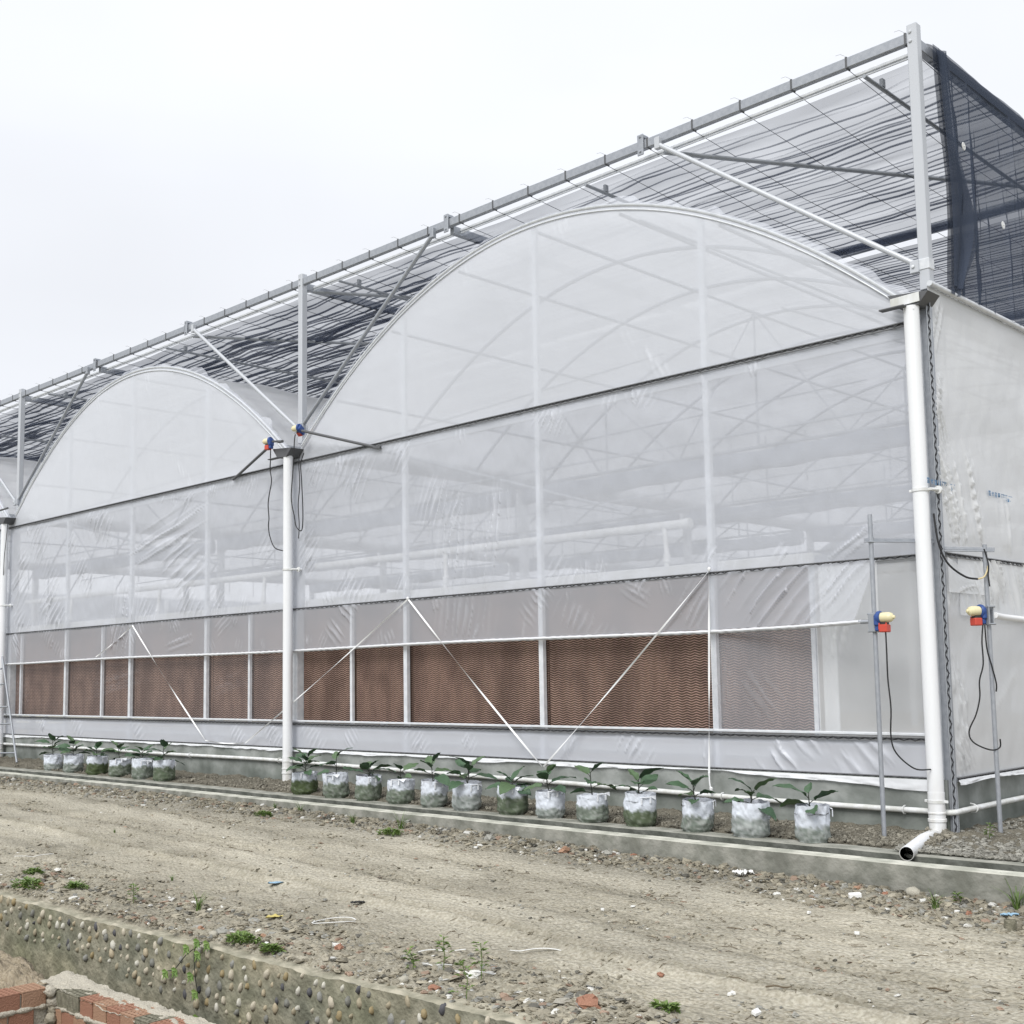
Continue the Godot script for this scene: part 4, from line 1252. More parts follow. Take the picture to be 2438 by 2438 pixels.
func shade_nets() -> void:
	var label := ["front strip of pleated dark shade net under the top frame", "second strip of dark shade net behind the gap in the first", "third strip of shade net deep behind the first two", "fourth and farthest strip of shade net under the top frame"]
	var z0 := [-0.30, -4.22, -8.2, -12.2]
	var z1 := [-3.86, -7.9, -11.9, -23.4]
	var xs := []
	var x := 0.02
	while x > -24.5:
		xs.append(x)
		x -= 0.16
	for s in 4:
		var f := noise(170 + s, 0.55, FastNoiseLite.TYPE_SIMPLEX_SMOOTH, 3)
		var g := noise(180 + s, 1.6, FastNoiseLite.TYPE_SIMPLEX_SMOOTH, 2)
		var rows := []          # [base z, wander seed, offset in z, depth of the fold there, 0 flat .. 1 fold]
		var z: float = z0[s]
		rows.append([z, 0.0, 0.0, 0.0])
		var k := 0
		while z > z1[s] + 0.14:
			z -= rng.randf_range(0.06, 0.17) if s == 0 else rng.randf_range(0.07, 0.13)
			k += 1
			var big := rng.randf_range(0.35, 1.0) if s == 0 else rng.randf_range(0.5, 0.9)
			for e in [[0.018, 0.0], [0.008, 1.0], [0.0, 0.12], [-0.008, 0.9], [-0.018, 0.0]]: rows.append([z, float(k), e[0], e[1] * big])
		var bunch := 7
		for i in bunch * 2 + 1: rows.append([z1[s] + 0.10 - 0.012 * i, 99.0, 0.0, (i % 2) * (1.5 + 0.5 * sin(i))])
		var pts := PackedVector3Array()
		for r in rows:
			for xx in xs:
				var left := smoothstep(2.0, 11.0, -xx)
				var wander := 0.085 if s == 0 else 0.03
				var zz: float = r[0] + r[2]
				if r[1] < 90.0 and r[1] > 0.0: zz += wander * f.get_noise_2d(xx * 0.9, r[1] * 0.34) + 0.35 * wander * g.get_noise_2d(xx, r[1] * 0.8)
				var amp := clampf(0.74 + 0.7 * g.get_noise_2d(xx * 0.3, r[1] * 2.7), lerpf(0.22, 0.5, left), 1.05) if r[1] < 90.0 else 1.0
				var depth: float = r[3] * (0.030 + 0.040 * left) * amp
				var sag := 0.02 * sin(xx * TAU / 4.0) + 0.035 * f.get_noise_2d(xx * 0.8, r[0] * 1.5)
				pts.append(Vector3(xx, 6.0 - depth + sag * 0.6, minf(zz, z0[s])))
		var b := MB.new()
		# rows run away from the viewer, columns to the left
		var cols := PackedColorArray()
		for r in rows:
			for xx in xs: cols.append(Color(1, 1, 1, clampf((lerpf(0.66, 0.82, smoothstep(1.5, 9.0, -xx)) if s == 0 else 0.8) * (1.0 + 0.55 * f.get_noise_2d(xx * 0.9, r[0] * 5.0)), 0, 1)))
		b.sheet(pts, xs.size(), rows.size(), cols)
		var o := obj("shade_net", b.done(), M.net)
		tag(o, label[s], "shade net")
	# the curtain of net hanging down the right side
	var b := MB.new()
	var pts := PackedVector3Array()
	var nu := 420
	var nv := 30
	var f := noise(190, 0.8, FastNoiseLite.TYPE_SIMPLEX_SMOOTH, 3)
	var h := noise(191, 2.0, FastNoiseLite.TYPE_SIMPLEX_SMOOTH, 2)
	var at := []
	for i in nu: at.append(-0.33 - 9.0 * pow(i / float(nu - 1), 1.1))
	for j in nv:
		for i in nu:
			var t := j / float(nv - 1)           # 0 bottom, 1 top
			var zz: float = at[i]
			var y := lerpf(4.10 - 0.05 * absf(h.get_noise_2d(zz * 2.0, 0.0)), 6.07, t)
			var fold := 0.0
			var q := zz * 3.4 + 0.35 * f.get_noise_2d(zz, y * 0.3)
			var rr := absf(fposmod(q, 1.0) - 0.5) * 2.0
			fold = pow(rr, 9.0) * (1.0 - pow(t, 5.0)) * 0.05 * (0.75 + f.get_noise_2d(zz * 2.0, 8.0))
			q = zz * 7.1 + 0.5 * f.get_noise_2d(zz, y * 0.4 + 20.0)
			rr = absf(fposmod(q, 1.0) - 0.5) * 2.0
			fold += pow(rr, 7.0) * (1.0 - pow(t, 5.0)) * 0.018 * (0.5 + h.get_noise_2d(zz, 3.0))
			var edge := 0.05 * sin(y * 2.3) * exp(-(-0.33 - zz) * 3.0)
			pts.append(Vector3(0.075 + fold + 0.02 * f.get_noise_2d(zz, y), y, zz + edge))
	b.sheet(pts, nu, nv, PackedColorArray(), true)
	# front hem doubled over itself
	for layer in 2:
		pts = PackedVector3Array()
		for j in 40:
			for i in 9:
				var t := j / 39.0
				var y := lerpf(4.06 + 0.06 * layer, 6.02, t)
				var wdt := 0.13 + 0.30 * pow(sin(PI * clampf((0.62 - t) / 0.62, 0, 1)), 1.5) * (1.0 if layer == 0 else 0.65)
				var u := i / 8.0
				var edge := 0.05 * sin(y * 2.3)
				pts.append(Vector3(0.10 + 0.02 * layer + 0.03 * sin(u * 7.0 + y * 1.5) * u, y, -0.325 + edge - wdt * u))
		b.sheet(pts, 9, 40, PackedColorArray(), true)
	# band turned over the side beam
	pts = PackedVector3Array()
	for j in 6:
		for i in 120:
			var zz := -0.33 - 9.0 * i / 119.0
			var t := j / 5.0
			pts.append(Vector3(lerpf(0.085, -0.03, t * t), 5.95 + 0.185 * sqrt(t) + 0.012 * h.get_noise_2d(zz * 3.0, 1.0) * t, zz))
	b.sheet(pts, 120, 6, PackedColorArray(), true)
	var sn := obj("side_net", b.done(), M.net_side)
	tag(sn, "dark blue shade net curtain hanging down the right side from the top frame", "shade net")
	var ring := MB.new()
	for e in [[5.32, -0.62], [4.86, -1.33]]:
		ring.lathe([[0.0, 0.004], [0.030, 0.004], [0.034, 0.0]], Vector3(0.135, e[0], e[1]), Basis(Vector3.BACK, -PI * 0.5), 14)
		ring.lathe([[0.0, 0.010], [0.006, 0.010], [0.008, 0.0]], Vector3(0.135, e[0], e[1]), Basis(Vector3.BACK, -PI * 0.5), 8)
	obj("net_button", ring.done(), M.pvc, sn)

func motor_unit(label: String, at: Vector3, turn: Basis, on_pole := true, lean := Basis.IDENTITY) -> Node3D:
	var t := thing("roll_up_motor", label, "motor", at, "roll-up film motors")
	var B := turn * lean
	var b := MB.new()
	var ax := B * Basis(Vector3.BACK, -PI * 0.5)      # lathe axis along local x
	var k := Vector3(0.052, 0.018, 0.02)
	b.lathe([[0.0, 0.0], [0.033, 0.0], [0.0365, 0.006], [0.0375, 0.040], [0.0365, 0.066], [0.031, 0.084], [0.019, 0.094], [0.0135, 0.096], [0.0135, 0.105], [0.008, 0.110], [0.0, 0.111]], B * k, ax, 20)
	obj("motor_body", b.done(), M.motor_cream, t)
	b = MB.new()
	b.box(B * Vector3(0.030, 0.0, 0.02), Vector3(0.036, 0.085, 0.085), 0.010, B)
	b.box(B * Vector3(0.030, -0.040, 0.02), Vector3(0.030, 0.075, 0.06), 0.006, B)
	b.lathe([[0.0, 0.0], [0.047, 0.0], [0.049, 0.004], [0.049, 0.02], [0.043, 0.026], [0.0, 0.026]], B * Vector3(0.030, 0.018, 0.02), ax, 18)
	obj("gearbox", b.done(), M.motor_blue, t)
	b = MB.new()
	b.box(B * Vector3(0.080, -0.060, 0.022), Vector3(0.064, 0.056, 0.066), 0.006, B)
	b.box(B * Vector3(0.050, -0.045, 0.046), Vector3(0.012, 0.05, 0.012), 0.003, B)
	b.box(B * Vector3(0.104, -0.045, 0.046), Vector3(0.010, 0.05, 0.012), 0.003, B)
	obj("switch_box", b.done(), M.motor_red, t)
	b = MB.new()
	b.box(B * Vector3(0.078, -0.026, 0.02), Vector3(0.052, 0.026, 0.05), 0.006, B)
	obj("cap_cover", b.done(), M.motor_black, t)
	if on_pole:
		b = MB.new()
		b.box(B * Vector3(-0.012, -0.015, 0.036), Vector3(0.05, 0.135, 0.008), 0.003, B)
		b.box(B * Vector3(-0.036, -0.015, 0.006), Vector3(0.008, 0.135, 0.064), 0.003, B)
		b.box(B * Vector3(0.010, -0.015, 0.0), Vector3(0.008, 0.135, 0.075), 0.003, B)
		for y in [0.048, -0.078]:
			for zz in [-0.03, 0.03]:
				b.tube([B * Vector3(-0.045, y, zz), B * Vector3(0.018, y, zz)], 0.007, 8)
		obj("carriage", b.done(), M.dull_steel, t)
	return t

func cord(p: Array, parent: Node3D, r := 0.0055, called := "cable") -> void:
	var b := MB.new()
	var q := []
	for v in smooth(p, 7): q.append(v - parent.position)
	b.tube(q, r, 7)
	obj(called, b.done(), M.cord_black, parent)

func motors() -> void:
	# guide pole in front of the wall, with its arm to the corner column
	var gp := thing("guide_pole", "galvanised guide pole standing in soil before the corner downpipe", "pole", Vector3(-0.262, 0, 0.46))
	var b := MB.new()
	b.tube([Vector3(0, -0.05, 0), Vector3(-0.012, 2.32, -0.03)], 0.0165, 12)
	obj("tube", b.done(), M.galvanised, gp)
	b = MB.new()
	b.bar(Vector3(-0.04, 2.135, 0.015), Vector3(0.27, 2.135, -0.45), 0.012, 0.022, 0.002)
	b.bar(Vector3(-0.03, 2.118, 0.03), Vector3(0.28, 2.118, -0.43), 0.018, 0.010, 0.002)
	b.tube([Vector3(-0.012, 2.112, -0.03), Vector3(-0.012, 2.15, -0.03)], 0.022, 10)
	obj("stay_arm", b.done(), M.galvanised, gp)
	var sp := thing("guide_pole", "galvanised guide pole in gravel beside the right side wall", "pole", Vector3(0.30, 0, -0.19))
	b = MB.new()
	b.tube([Vector3(0, -0.05, 0), Vector3(0.0, 2.09, 0.0)], 0.0165, 12)
	obj("tube", b.done(), M.galvanised, sp)
	b = MB.new()
	b.bar(Vector3(-0.24, 2.075, 0.16), Vector3(0.06, 2.055, -0.035), 0.012, 0.022, 0.002)
	b.bar(Vector3(-0.24, 2.055, 0.17), Vector3(0.06, 2.037, -0.025), 0.018, 0.010, 0.002)
	obj("stay_arm", b.done(), M.galvanised, sp)

	var m := motor_unit("cream and blue motor on the front guide pole left of the corner downpipe", Vector3(-0.262, 1.545, 0.44), Basis.IDENTITY)
	cord([Vector3(-0.175, 1.475, 0.465), Vector3(-0.172, 1.32, 0.47), Vector3(-0.178, 1.13, 0.46), Vector3(-0.160, 0.92, 0.47), Vector3(-0.175, 0.72, 0.46), Vector3(-0.150, 0.60, 0.44), Vector3(-0.07, 0.49, 0.34), Vector3(-0.02, 0.475, 0.19)], m)
	m = motor_unit("cream and red motor on the side guide pole right of the corner downpipe", Vector3(0.30, 1.585, -0.17), Basis(Vector3.UP, -PI * 0.5 - 0.5))
	cord([Vector3(0.285, 1.50, -0.12), Vector3(0.28, 1.38, -0.10), Vector3(0.28, 1.22, -0.10), Vector3(0.255, 1.10, -0.08), Vector3(0.25, 0.98, -0.08), Vector3(0.225, 0.86, -0.06), Vector3(0.18, 0.74, -0.03), Vector3(0.20, 0.66, -0.05), Vector3(0.28, 0.605, -0.14), Vector3(0.325, 0.62, -0.20), Vector3(0.335, 0.68, -0.19)], m)
	cord([Vector3(0.295, 1.50, -0.13), Vector3(0.297, 1.33, -0.14), Vector3(0.318, 1.20, -0.16), Vector3(0.336, 1.08, -0.175), Vector3(0.33, 1.02, -0.18)], m)
	cord([Vector3(0.06, 2.32, 0.10), Vector3(0.085, 2.10, 0.10), Vector3(0.13, 1.95, 0.06), Vector3(0.21, 1.855, -0.03), Vector3(0.275, 1.835, -0.10)], m, 0.0075, "supply_cable")
	b = MB.new()
	var q := []
	for v in smooth([Vector3(0.275, 1.835, -0.10), Vector3(0.305, 1.85, -0.14), Vector3(0.322, 1.90, -0.165), Vector3(0.325, 1.93, -0.17)]): q.append(v - m.position)
	b.tube(q, 0.006, 7)
	obj("bare_cable_end", b.done(), M.cord_tip, m)
	cord([Vector3(0.31, 2.055, -0.155), Vector3(0.322, 2.0, -0.165), Vector3(0.332, 1.93, -0.165), Vector3(0.326, 1.86, -0.165), Vector3(0.332, 1.78, -0.165)], m)

	# the two high motors by the middle downpipe
	m = motor_unit("cream and blue motor hanging left of the middle gutter end", Vector3(-8.11, 4.055, 0.25), Basis(Vector3.UP, PI) * Basis(Vector3.UP, 0.25), false)
	b = MB.new()
	b.tube([Vector3(-0.05, -0.05, 0.0), Vector3(-1.18, -0.285, -0.225)], 0.017, 8)
	b.tube([Vector3(0.02, 0.0, 0.0), Vector3(0.25, -0.03, 0.02)], 0.013, 8)
	b.tube([Vector3(0.13, -0.018, 0.0), Vector3(0.25, -0.035, 0.02)], 0.018, 8)
	obj("swing_arm", b.done(), M.gutter_end, m)
	var cp := [Vector3(-8.18, 3.99, 0.22), Vector3(-8.21, 3.858, 0.2), Vector3(-8.26, 3.738, 0.17), Vector3(-8.23, 3.6, 0.17), Vector3(-8.29, 3.447, 0.16), Vector3(-8.33, 3.319, 0.15), Vector3(-8.31, 3.157, 0.15), Vector3(-8.32, 3.065, 0.15), Vector3(-8.29, 2.931, 0.15), Vector3(-8.184, 2.782, 0.15), Vector3(-7.99, 2.727, 0.15)]
	cord(cp, m, 0.0065)
	m = motor_unit("cream and red motor hanging right of the middle gutter end", Vector3(-7.57, 4.125, 0.2), Basis(Vector3.UP, PI) * Basis(Vector3.UP, 0.2), false, Basis(Vector3.RIGHT, -0.9))
	b = MB.new()
	b.tube([Vector3(0.0, -0.012, 0.0), Vector3(1.15, -0.355, -0.165)], 0.016, 8)
	b.box(Vector3(1.18, -0.365, -0.165), Vector3(0.13, 0.035, 0.03), 0.004, Basis(Vector3.BACK, -0.15))
	obj("swing_arm", b.done(), M.gutter_end, m)
	cord([Vector3(-7.70, 4.09, 0.2), Vector3(-7.72, 4.0, 0.2), Vector3(-7.75, 3.64, 0.2), Vector3(-7.78, 3.334, 0.2), Vector3(-7.715, 3.099, 0.2), Vector3(-7.685, 2.997, 0.2), Vector3(-7.61, 2.931, 0.2), Vector3(-7.56, 2.957, 0.2), Vector3(-7.549, 3.162, 0.2), Vector3(-7.576, 3.526, 0.2), Vector3(-7.592, 3.718, 0.2), Vector3(-7.53, 3.84, 0.2)], m, 0.0065)
	cord([Vector3(-7.66, 3.86, 0.16), Vector3(-7.70, 3.75, 0.15), Vector3(-7.68, 3.5, 0.15), Vector3(-7.71, 3.25, 0.15), Vector3(-7.69, 3.02, 0.15), Vector3(-7.70, 2.85, 0.15)], m, 0.006)
	# the like pair beside the left downpipe, only partly in view
	m = motor_unit("small cream motor beside the leftmost gutter end", Vector3(-16.75, 4.06, 0.22), Basis(Vector3.UP, PI), false)
	b = MB.new()
	b.tube([Vector3(0, 0, 0), Vector3(1.05, 0.03, -0.02)], 0.016, 8)
	obj("swing_arm", b.done(), M.gutter_end, m)
	cord([Vector3(-15.78, 3.87, 0.16), Vector3(-15.80, 3.6, 0.17), Vector3(-15.86, 3.3, 0.17), Vector3(-15.92, 3.0, 0.15)], m)

func straps_and_ladder() -> void:
	var t := thing("strap", "white tape tied in a V across the pads of the right bay", "strap", Vector3(-3.89, 0.33, 0.09))
	for e in [[Vector3(-1.96, 2.06, 0.05), Vector3(-3.88, 0.34, 0.10)], [Vector3(-3.90, 0.34, 0.10), Vector3(-5.86, 2.03, 0.05)], [Vector3(-1.97, 2.06, 0.05), Vector3(-2.0, 0.36, 0.10)], [Vector3(-5.87, 2.03, 0.05), Vector3(-8.9, 0.43, 0.08)]]:
		ribbon(t, e[0], e[1])
	var b := MB.new()
	for e in [Vector3(-1.965, 2.065, 0.05), Vector3(-5.865, 2.04, 0.05)]:
		b.lathe([[0.0, 0.02], [0.014, 0.012], [0.016, 0.0], [0.012, -0.014], [0.0, -0.02]], e - t.position, Basis.IDENTITY, 8)
	obj("knot", b.done(), M.tape, t)
	b = MB.new()
	b.tube([Vector3(1.89, 0.03, 0.01), Vector3(1.90, -0.05, 0.02), Vector3(1.91, -0.12, 0.015)], 0.007, 6)
	b.lathe([[0.0, 0.02], [0.016, 0.01], [0.012, -0.03], [0.0, -0.045]], Vector3(1.91, -0.1, 0.015), Basis.IDENTITY, 7)
	obj("tail", b.done(), M.tape, t)
	t = thing("strap", "white tape tied across the pads of the left bay", "strap", Vector3(-9.83, 0.44, 0.06))
	for e in [[Vector3(-9.83, 0.44, 0.07), Vector3(-11.8, 2.0, 0.05)], [Vector3(-11.8, 2.0, 0.05), Vector3(-12.85, 1.58, 0.06)], [Vector3(-9.83, 0.44, 0.07), Vector3(-8.95, 0.43, 0.07)]]:
		ribbon(t, e[0], e[1])
	# ladder leaning on the left downpipe
	var l := thing("ladder", "steel ladder leaning by the leftmost downpipe", "ladder", Vector3(-14.45, 0.0, 0.5))
	for k in 2:
		var dx := -0.62 * k
		b = MB.new()
		b.tube([Vector3(dx * 1.5 + 0.02, 0.02, 0.0), Vector3(dx * 1.2 - 0.72, 1.64, -0.05)], 0.017, 8)
		obj("rail", b.done(), M.dull_steel, l)
	for y in [0.16, 0.60, 0.86, 1.21, 1.45]:
		b = MB.new()
		var xx: float = -0.46 * y + 0.03
		b.tube([Vector3(xx, y, -0.01), Vector3(xx - 0.85, y - 0.03, -0.02)], 0.013, 8)
		obj("rung", b.done(), M.dull_steel, l)

func ribbon(t: Node3D, a: Vector3, c: Vector3) -> void:
	var b := MB.new()
	var n := 24
	var d := (c - a).normalized()
	var side := d.cross(Vector3.BACK).normalized()
	var pts := PackedVector3Array()
	for j in 2:
		for i in n + 1:
			var u := float(i) / n
			var tw := 0.9 * sin(u * 9.0 + a.x)
			var w := (side * cos(tw) + Vector3.BACK * sin(tw)) * 0.0075
			pts.append(a.lerp(c, u) + w * (j * 2.0 - 1.0) + Vector3(0, -0.02 * sin(PI * u), 0.0) - t.position)
	b.sheet(pts, n + 1, 2)
	for i in pts.size(): pts[i] += Vector3(0.001, 0.001, -0.003)
	b.sheet(pts, n + 1, 2, PackedColorArray(), true)
	obj("band", b.done(), M.tape, t)

# ---------------------------------------------------------------- grow bags
func leaf_mesh(L: float, W: float, droop: float, fold: float, sd: int, mat_tone := 1.0) -> ArrayMesh:
	var pts := PackedVector3Array()
	var cols := PackedColorArray()
	var f := noise(sd, 1.0)
	for j in 7:
		for i in 10:
			var u := i / 9.0
			var s := (j - 3) / 3.0
			var w := W * 0.5 * pow(sin(PI * pow(clampf(u * 0.97 + 0.03, 0, 1), 0.78)), 0.8) * (1.0 + 0.03 * sin(u * 15.0 + sd) * absf(s))
			var y := -droop * u * u + fold * absf(s) * w - 0.004 * absf(s) * sin(u * 16.0 + s * 2.0) + 0.008 * f.get_noise_2d(u * 3.0, s * 2.0)
			pts.append(Vector3(u * L, y, -s * w))
			var k := (1.0 + 0.25 * f.get_noise_2d(u * 4.0, s * 3.0)) * mat_tone
			if j == 3: k *= 1.5
			cols.append(Color(k, k, k))
	var b := MB.new()
	b.sheet(pts, 10, 7, cols)
	return b.done()

func bag_mesh(sd: int, level: float, dirt: float) -> ArrayMesh:
	var b := MB.new()
	var f := noise(sd, 1.2, FastNoiseLite.TYPE_SIMPLEX_SMOOTH, 4)
	var pts := PackedVector3Array()
	var cols := PackedColorArray()
	var nu := 49
	var nv := 22
	for j in nv:
		for i in nu:
			var a := TAU * i / 48.0
			var t := j / float(nv - 1)
			var d := Vector3(cos(a), 0, -sin(a))
			var sq := 1.0 + 0.02 * cos(a * 2.0 + sd) + 0.015 * sin(a * 3.0 + sd)
			var n3 := f.get_noise_3d(d.x * 1.2, t * 1.6, d.z * 1.2)
			var n4 := f.get_noise_3d(d.x * 3.5 + 9.0, t * 4.0, d.z * 3.5)
			var r := (0.127 + 0.004 * sin(sd)) * sq * (0.985 + 0.03 * sin(PI * minf(t * 1.1, 1.0))) + 0.016 * n3 + 0.009 * n4
			if t < 0.06: r -= 0.012
			# a diagonal fold near the base
			r += 0.006 * exp(-pow((t - 0.22 - 0.10 * sin(a * 2.0 + sd)) / 0.05, 2.0))
			pts.append(d * r + Vector3(0, t * 0.238 + (0.008 * f.get_noise_2d(a * 2.0, 3.0) if j == nv - 1 else 0.0), 0))
			var edge := level + 0.14 * n3 + 0.10 * n4
			var k := smoothstep(edge + 0.07, edge - 0.05, t)
			var mo := clampf(0.5 + 1.4 * f.get_noise_3d(d.x * 2.2, t * 5.0 + 4.0, d.z * 2.2), 0, 1)
			var white := Color(0.66, 0.70, 0.77).lerp(Color(0.54, 0.57, 0.62), mo * 0.6)
			var green := Color(0.34, 0.35, 0.31).lerp(Color(0.075, 0.10, 0.05), clampf(mo * 0.9 + dirt * 0.8, 0, 1))
			cols.append(white.lerp(green, k * (0.62 + 0.38 * dirt)))
	b.sheet(pts, nu, nv, cols)
	var k0 := b.v.size()
	# inner lip
	var top := PackedVector3Array()
	var tc := PackedColorArray()
	for j in 2:
		for i in nu:
			var p := pts[(nv - 1) * nu + i]
			top.append(p if j == 0 else Vector3(p.x * 0.95, p.y - 0.05, p.z * 0.95))
			tc.append(Color(0.62, 0.65, 0.71))
	b.sheet(top, nu, 2, tc)
	return b.done()

func bags() -> void:
	var xs := [-0.59, -1.09, -1.56, -2.13, -2.60, -3.07, -3.54, -4.10, -4.55, -5.05, -5.53, -6.05, -6.62, -9.51, -10.03, -10.67, -11.27, -11.95, -12.60]
	var ords := ["rightmost", "second", "third", "fourth", "fifth", "sixth", "seventh", "eighth", "ninth", "tenth", "eleventh", "twelfth", "leftmost"]
	var bag_kinds := []
	for k in 10: bag_kinds.append(bag_mesh(200 + k * 3, [0.42, 0.55, 0.60, 0.66, 0.35, 0.62, 0.5, 0.58, 0.48, 0.68][k], [0.35, 0.2, 0.7, 0.85, 0.3, 1.0, 0.5, 0.6, 0.9, 0.75][k]))
	var leaves := []
	for k in 6: leaves.append(leaf_mesh([0.16, 0.19, 0.14, 0.21, 0.12, 0.17][k], [0.095, 0.11, 0.085, 0.115, 0.075, 0.10][k], [0.03, 0.06, 0.01, 0.09, 0.015, 0.05][k], [0.25, 0.15, 0.4, 0.12, 0.5, 0.2][k], 220 + k))
	var soil := MB.new()
	var sp := PackedVector3Array()
	var sc := PackedColorArray()
	for j in 6:
		for i in 17:
			var a := TAU * i / 16.0
			var r := 0.122 * (1.0 - j / 5.0)
			sp.append(Vector3(cos(a) * r, 0.195 + 0.006 * sin(i * 2.3 + j), -sin(a) * r))
			sc.append(Color(0.35, 0.35, 0.35))
	soil.sheet(sp, 17, 6, sc)
	var soil_mesh := soil.done()
	var flap_b := MB.new()
	flap_b.box(Vector3(0, 0.226, 0.132), Vector3(0.09, 0.010, 0.010), 0.004)
	flap_b.box(Vector3(-0.038, 0.195, 0.136), Vector3(0.016, 0.05, 0.005), 0.002)
	flap_b.box(Vector3(0.038, 0.2, 0.136), Vector3(0.016, 0.04, 0.005), 0.002)
	flap_b.tri(Vector3(0.03, 0.235, 0.132), Vector3(0.085, 0.205, 0.128), Vector3(0.10, 0.238, 0.10))
	var flap_mesh := flap_b.done()
	for i in xs.size():
		var first := i < 13
		var o: String = ords[i] if first else ["rightmost", "second", "third", "fourth", "fifth", "leftmost"][i - 13]
		var place := "of the long row" if first else "of the short left row"
		var lab := "%s white grow bag %s holding an eggplant" % [o + (" from the right" if not o.ends_with("most") else ""), place]
		var z := 0.895 - (0.02 if i % 3 == 0 else 0.0) - clampf((-xs[i] - 4.0) * 0.012, 0, 0.09)
		var t := thing("grow_bag", lab, "grow bag", Vector3(xs[i], 0.0, z), "white grow bags along the wall")
		var turn := rng.randf() * TAU
		var kind := [0, 1, 6, 8, 7, 4, 3, 1, 6, 2, 9, 2, 5, 3, 7, 9, 5, 6, 0][i] as int
		var B := Basis(Vector3.UP, turn).scaled(Vector3(rng.randf_range(0.93, 1.07), rng.randf_range(0.88, 1.08), rng.randf_range(0.93, 1.07)))
		B = Basis(Vector3.BACK, rng.randf_range(-0.06, 0.06)) * B
		obj("bag", bag_kinds[kind], M.bag_fabric, t, Transform3D(B, Vector3.ZERO))
		obj("potting_soil", soil_mesh, M.dark_soil, t)
		obj("handle_flap", flap_mesh, M.bag_flap, t, Transform3D(Basis(Vector3.UP, rng.randf_range(0.3, 2.6)), Vector3.ZERO))
		# the plant
		var h := rng.randf_range(0.11, 0.23) if i != 6 else 0.09
		if i == 12: h = 0.19
		var lean := Vector3(rng.randf_range(-0.03, 0.03), 0, rng.randf_range(-0.02, 0.02))
		var b := MB.new()
		var base := Vector3(0, 0.19, 0)
		var tip := base + Vector3(0, h, 0) + lean
		b.tube([base, base.lerp(tip, 0.5) + lean * 0.3, tip], 0.006, 6, true, Color.WHITE, 0.55)
		var n := rng.randi_range(5, 9) + (4 if i == 12 else 0)
		var put := []
		for k in n:
			var a := k * 2.4 + turn * 5.0 + i
			var u := float(k) / (n - 1)
			var at := base.lerp(tip, 0.16 + 0.82 * u)
			var dir := Vector3(cos(a), 0, sin(a))
			var pet := lerpf(0.085, 0.03, u) * rng.randf_range(0.7, 1.3)
			var rise := lerpf(-0.02, 0.9, pow(u, 1.5)) + rng.randf_range(-0.15, 0.25)
			var e := at + (dir + Vector3(0, rise * 0.8 + 0.25, 0)).normalized() * pet
			b.tube([at, at.lerp(e, 0.5) + Vector3(0, 0.006, 0), e], 0.0032, 5, false)
			var f := (dir + Vector3(0, rise, 0)).normalized()
			var s := f.cross(Vector3.UP).normalized()
			var bas := Basis(f, s.cross(f), s).orthonormalized()
			bas = bas * Basis(Vector3.RIGHT, rng.randf_range(-0.5, 0.5))
			var sz := rng.randf_range(0.95, 1.3) * lerpf(1.0, 0.82, absf(u - 0.45) * 1.6)
			put.append([Transform3D(bas.scaled_local(Vector3(sz, sz, sz)), e - f * 0.008), (k + i) % 6])
		obj("stem", b.done(), M.stem, t)
		for q in put: obj("leaf", leaves[q[1]], [M.leaf, M.leaf_pale, M.leaf_dark, M.leaf][(q[1] + i) % 4], t, q[0])

# ---------------------------------------------------------------- kerbs, pebble wall, brick wall
func ledge(called: String, x0: float, x1: float, zb: float, zf: float, top: float, low: float, m: Material, sd: int, face: Color, cap: Color, rag := 0.004) -> void:
	var f := noise(sd, 1.1, FastNoiseLite.TYPE_SIMPLEX_SMOOTH, 4)
	var b := MB.new()
	var nu := int((x1 - x0) / 0.07)
	for side in 3:
		var pts := PackedVector3Array()
		var cols := PackedColorArray()
		for j in 4:
			for i in nu:
				var x := lerpf(x0, x1, pow(float(i) / (nu - 1), 0.7))
				var e := rag * f.get_noise_2d(x * 2.0, side * 5.0)
				var yt := top + rag * 0.7 * f.get_noise_2d(x, 30.0)
				var ef := zf + rag * f.get_noise_2d(x * 1.5, 60.0)
				var eb := zb + rag * f.get_noise_2d(x * 1.5, 90.0)
				var t := j / 3.0
				var p := Vector3(x, 0, 0)
				if side == 0: p = Vector3(x, yt, lerpf(ef - 0.006, eb + 0.006, t))
				elif side == 1: p = Vector3(x, lerpf(low, yt - 0.006, t), ef)
				else: p = Vector3(x, lerpf(yt - 0.006, low, t), eb)
				pts.append(p)
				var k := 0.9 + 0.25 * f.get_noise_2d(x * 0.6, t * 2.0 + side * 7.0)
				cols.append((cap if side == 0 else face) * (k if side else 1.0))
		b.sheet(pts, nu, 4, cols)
		if side == 0:
			# arrises
			var tops := PackedColorArray()
			for i in nu * 2: tops.append(cap * 0.9)
			var q := PackedVector3Array()
			for j in 2:
				for i in nu: q.append(pts[i] if j == 1 else pts[i] + Vector3(0, -0.006, 0.006))
			b.sheet(q, nu, 2, tops)
			q = PackedVector3Array()
			for j in 2:
				for i in nu: q.append(pts[3 * nu + i] if j == 0 else pts[3 * nu + i] + Vector3(0, -0.006, -0.006))
			b.sheet(q, nu, 2, tops)
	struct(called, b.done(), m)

var pwn := noise(310, 1.0, FastNoiseLite.TYPE_SIMPLEX_SMOOTH, 4)

func wall_top(x: float) -> float:
	return -0.300 + 0.014 * pwn.get_noise_2d(x * 1.5, 0.0) + 0.006 * pwn.get_noise_2d(x * 7.0, 5.0) + 0.012 * clampf(x + 2.0, -1.5, 2.0)

func wall_face(x: float, y: float) -> float:
	return 4.725 + 0.010 * pwn.get_noise_2d(x * 1.5, y * 3.0) + 0.004 * pwn.get_noise_2d(x * 6.0, y * 6.0)

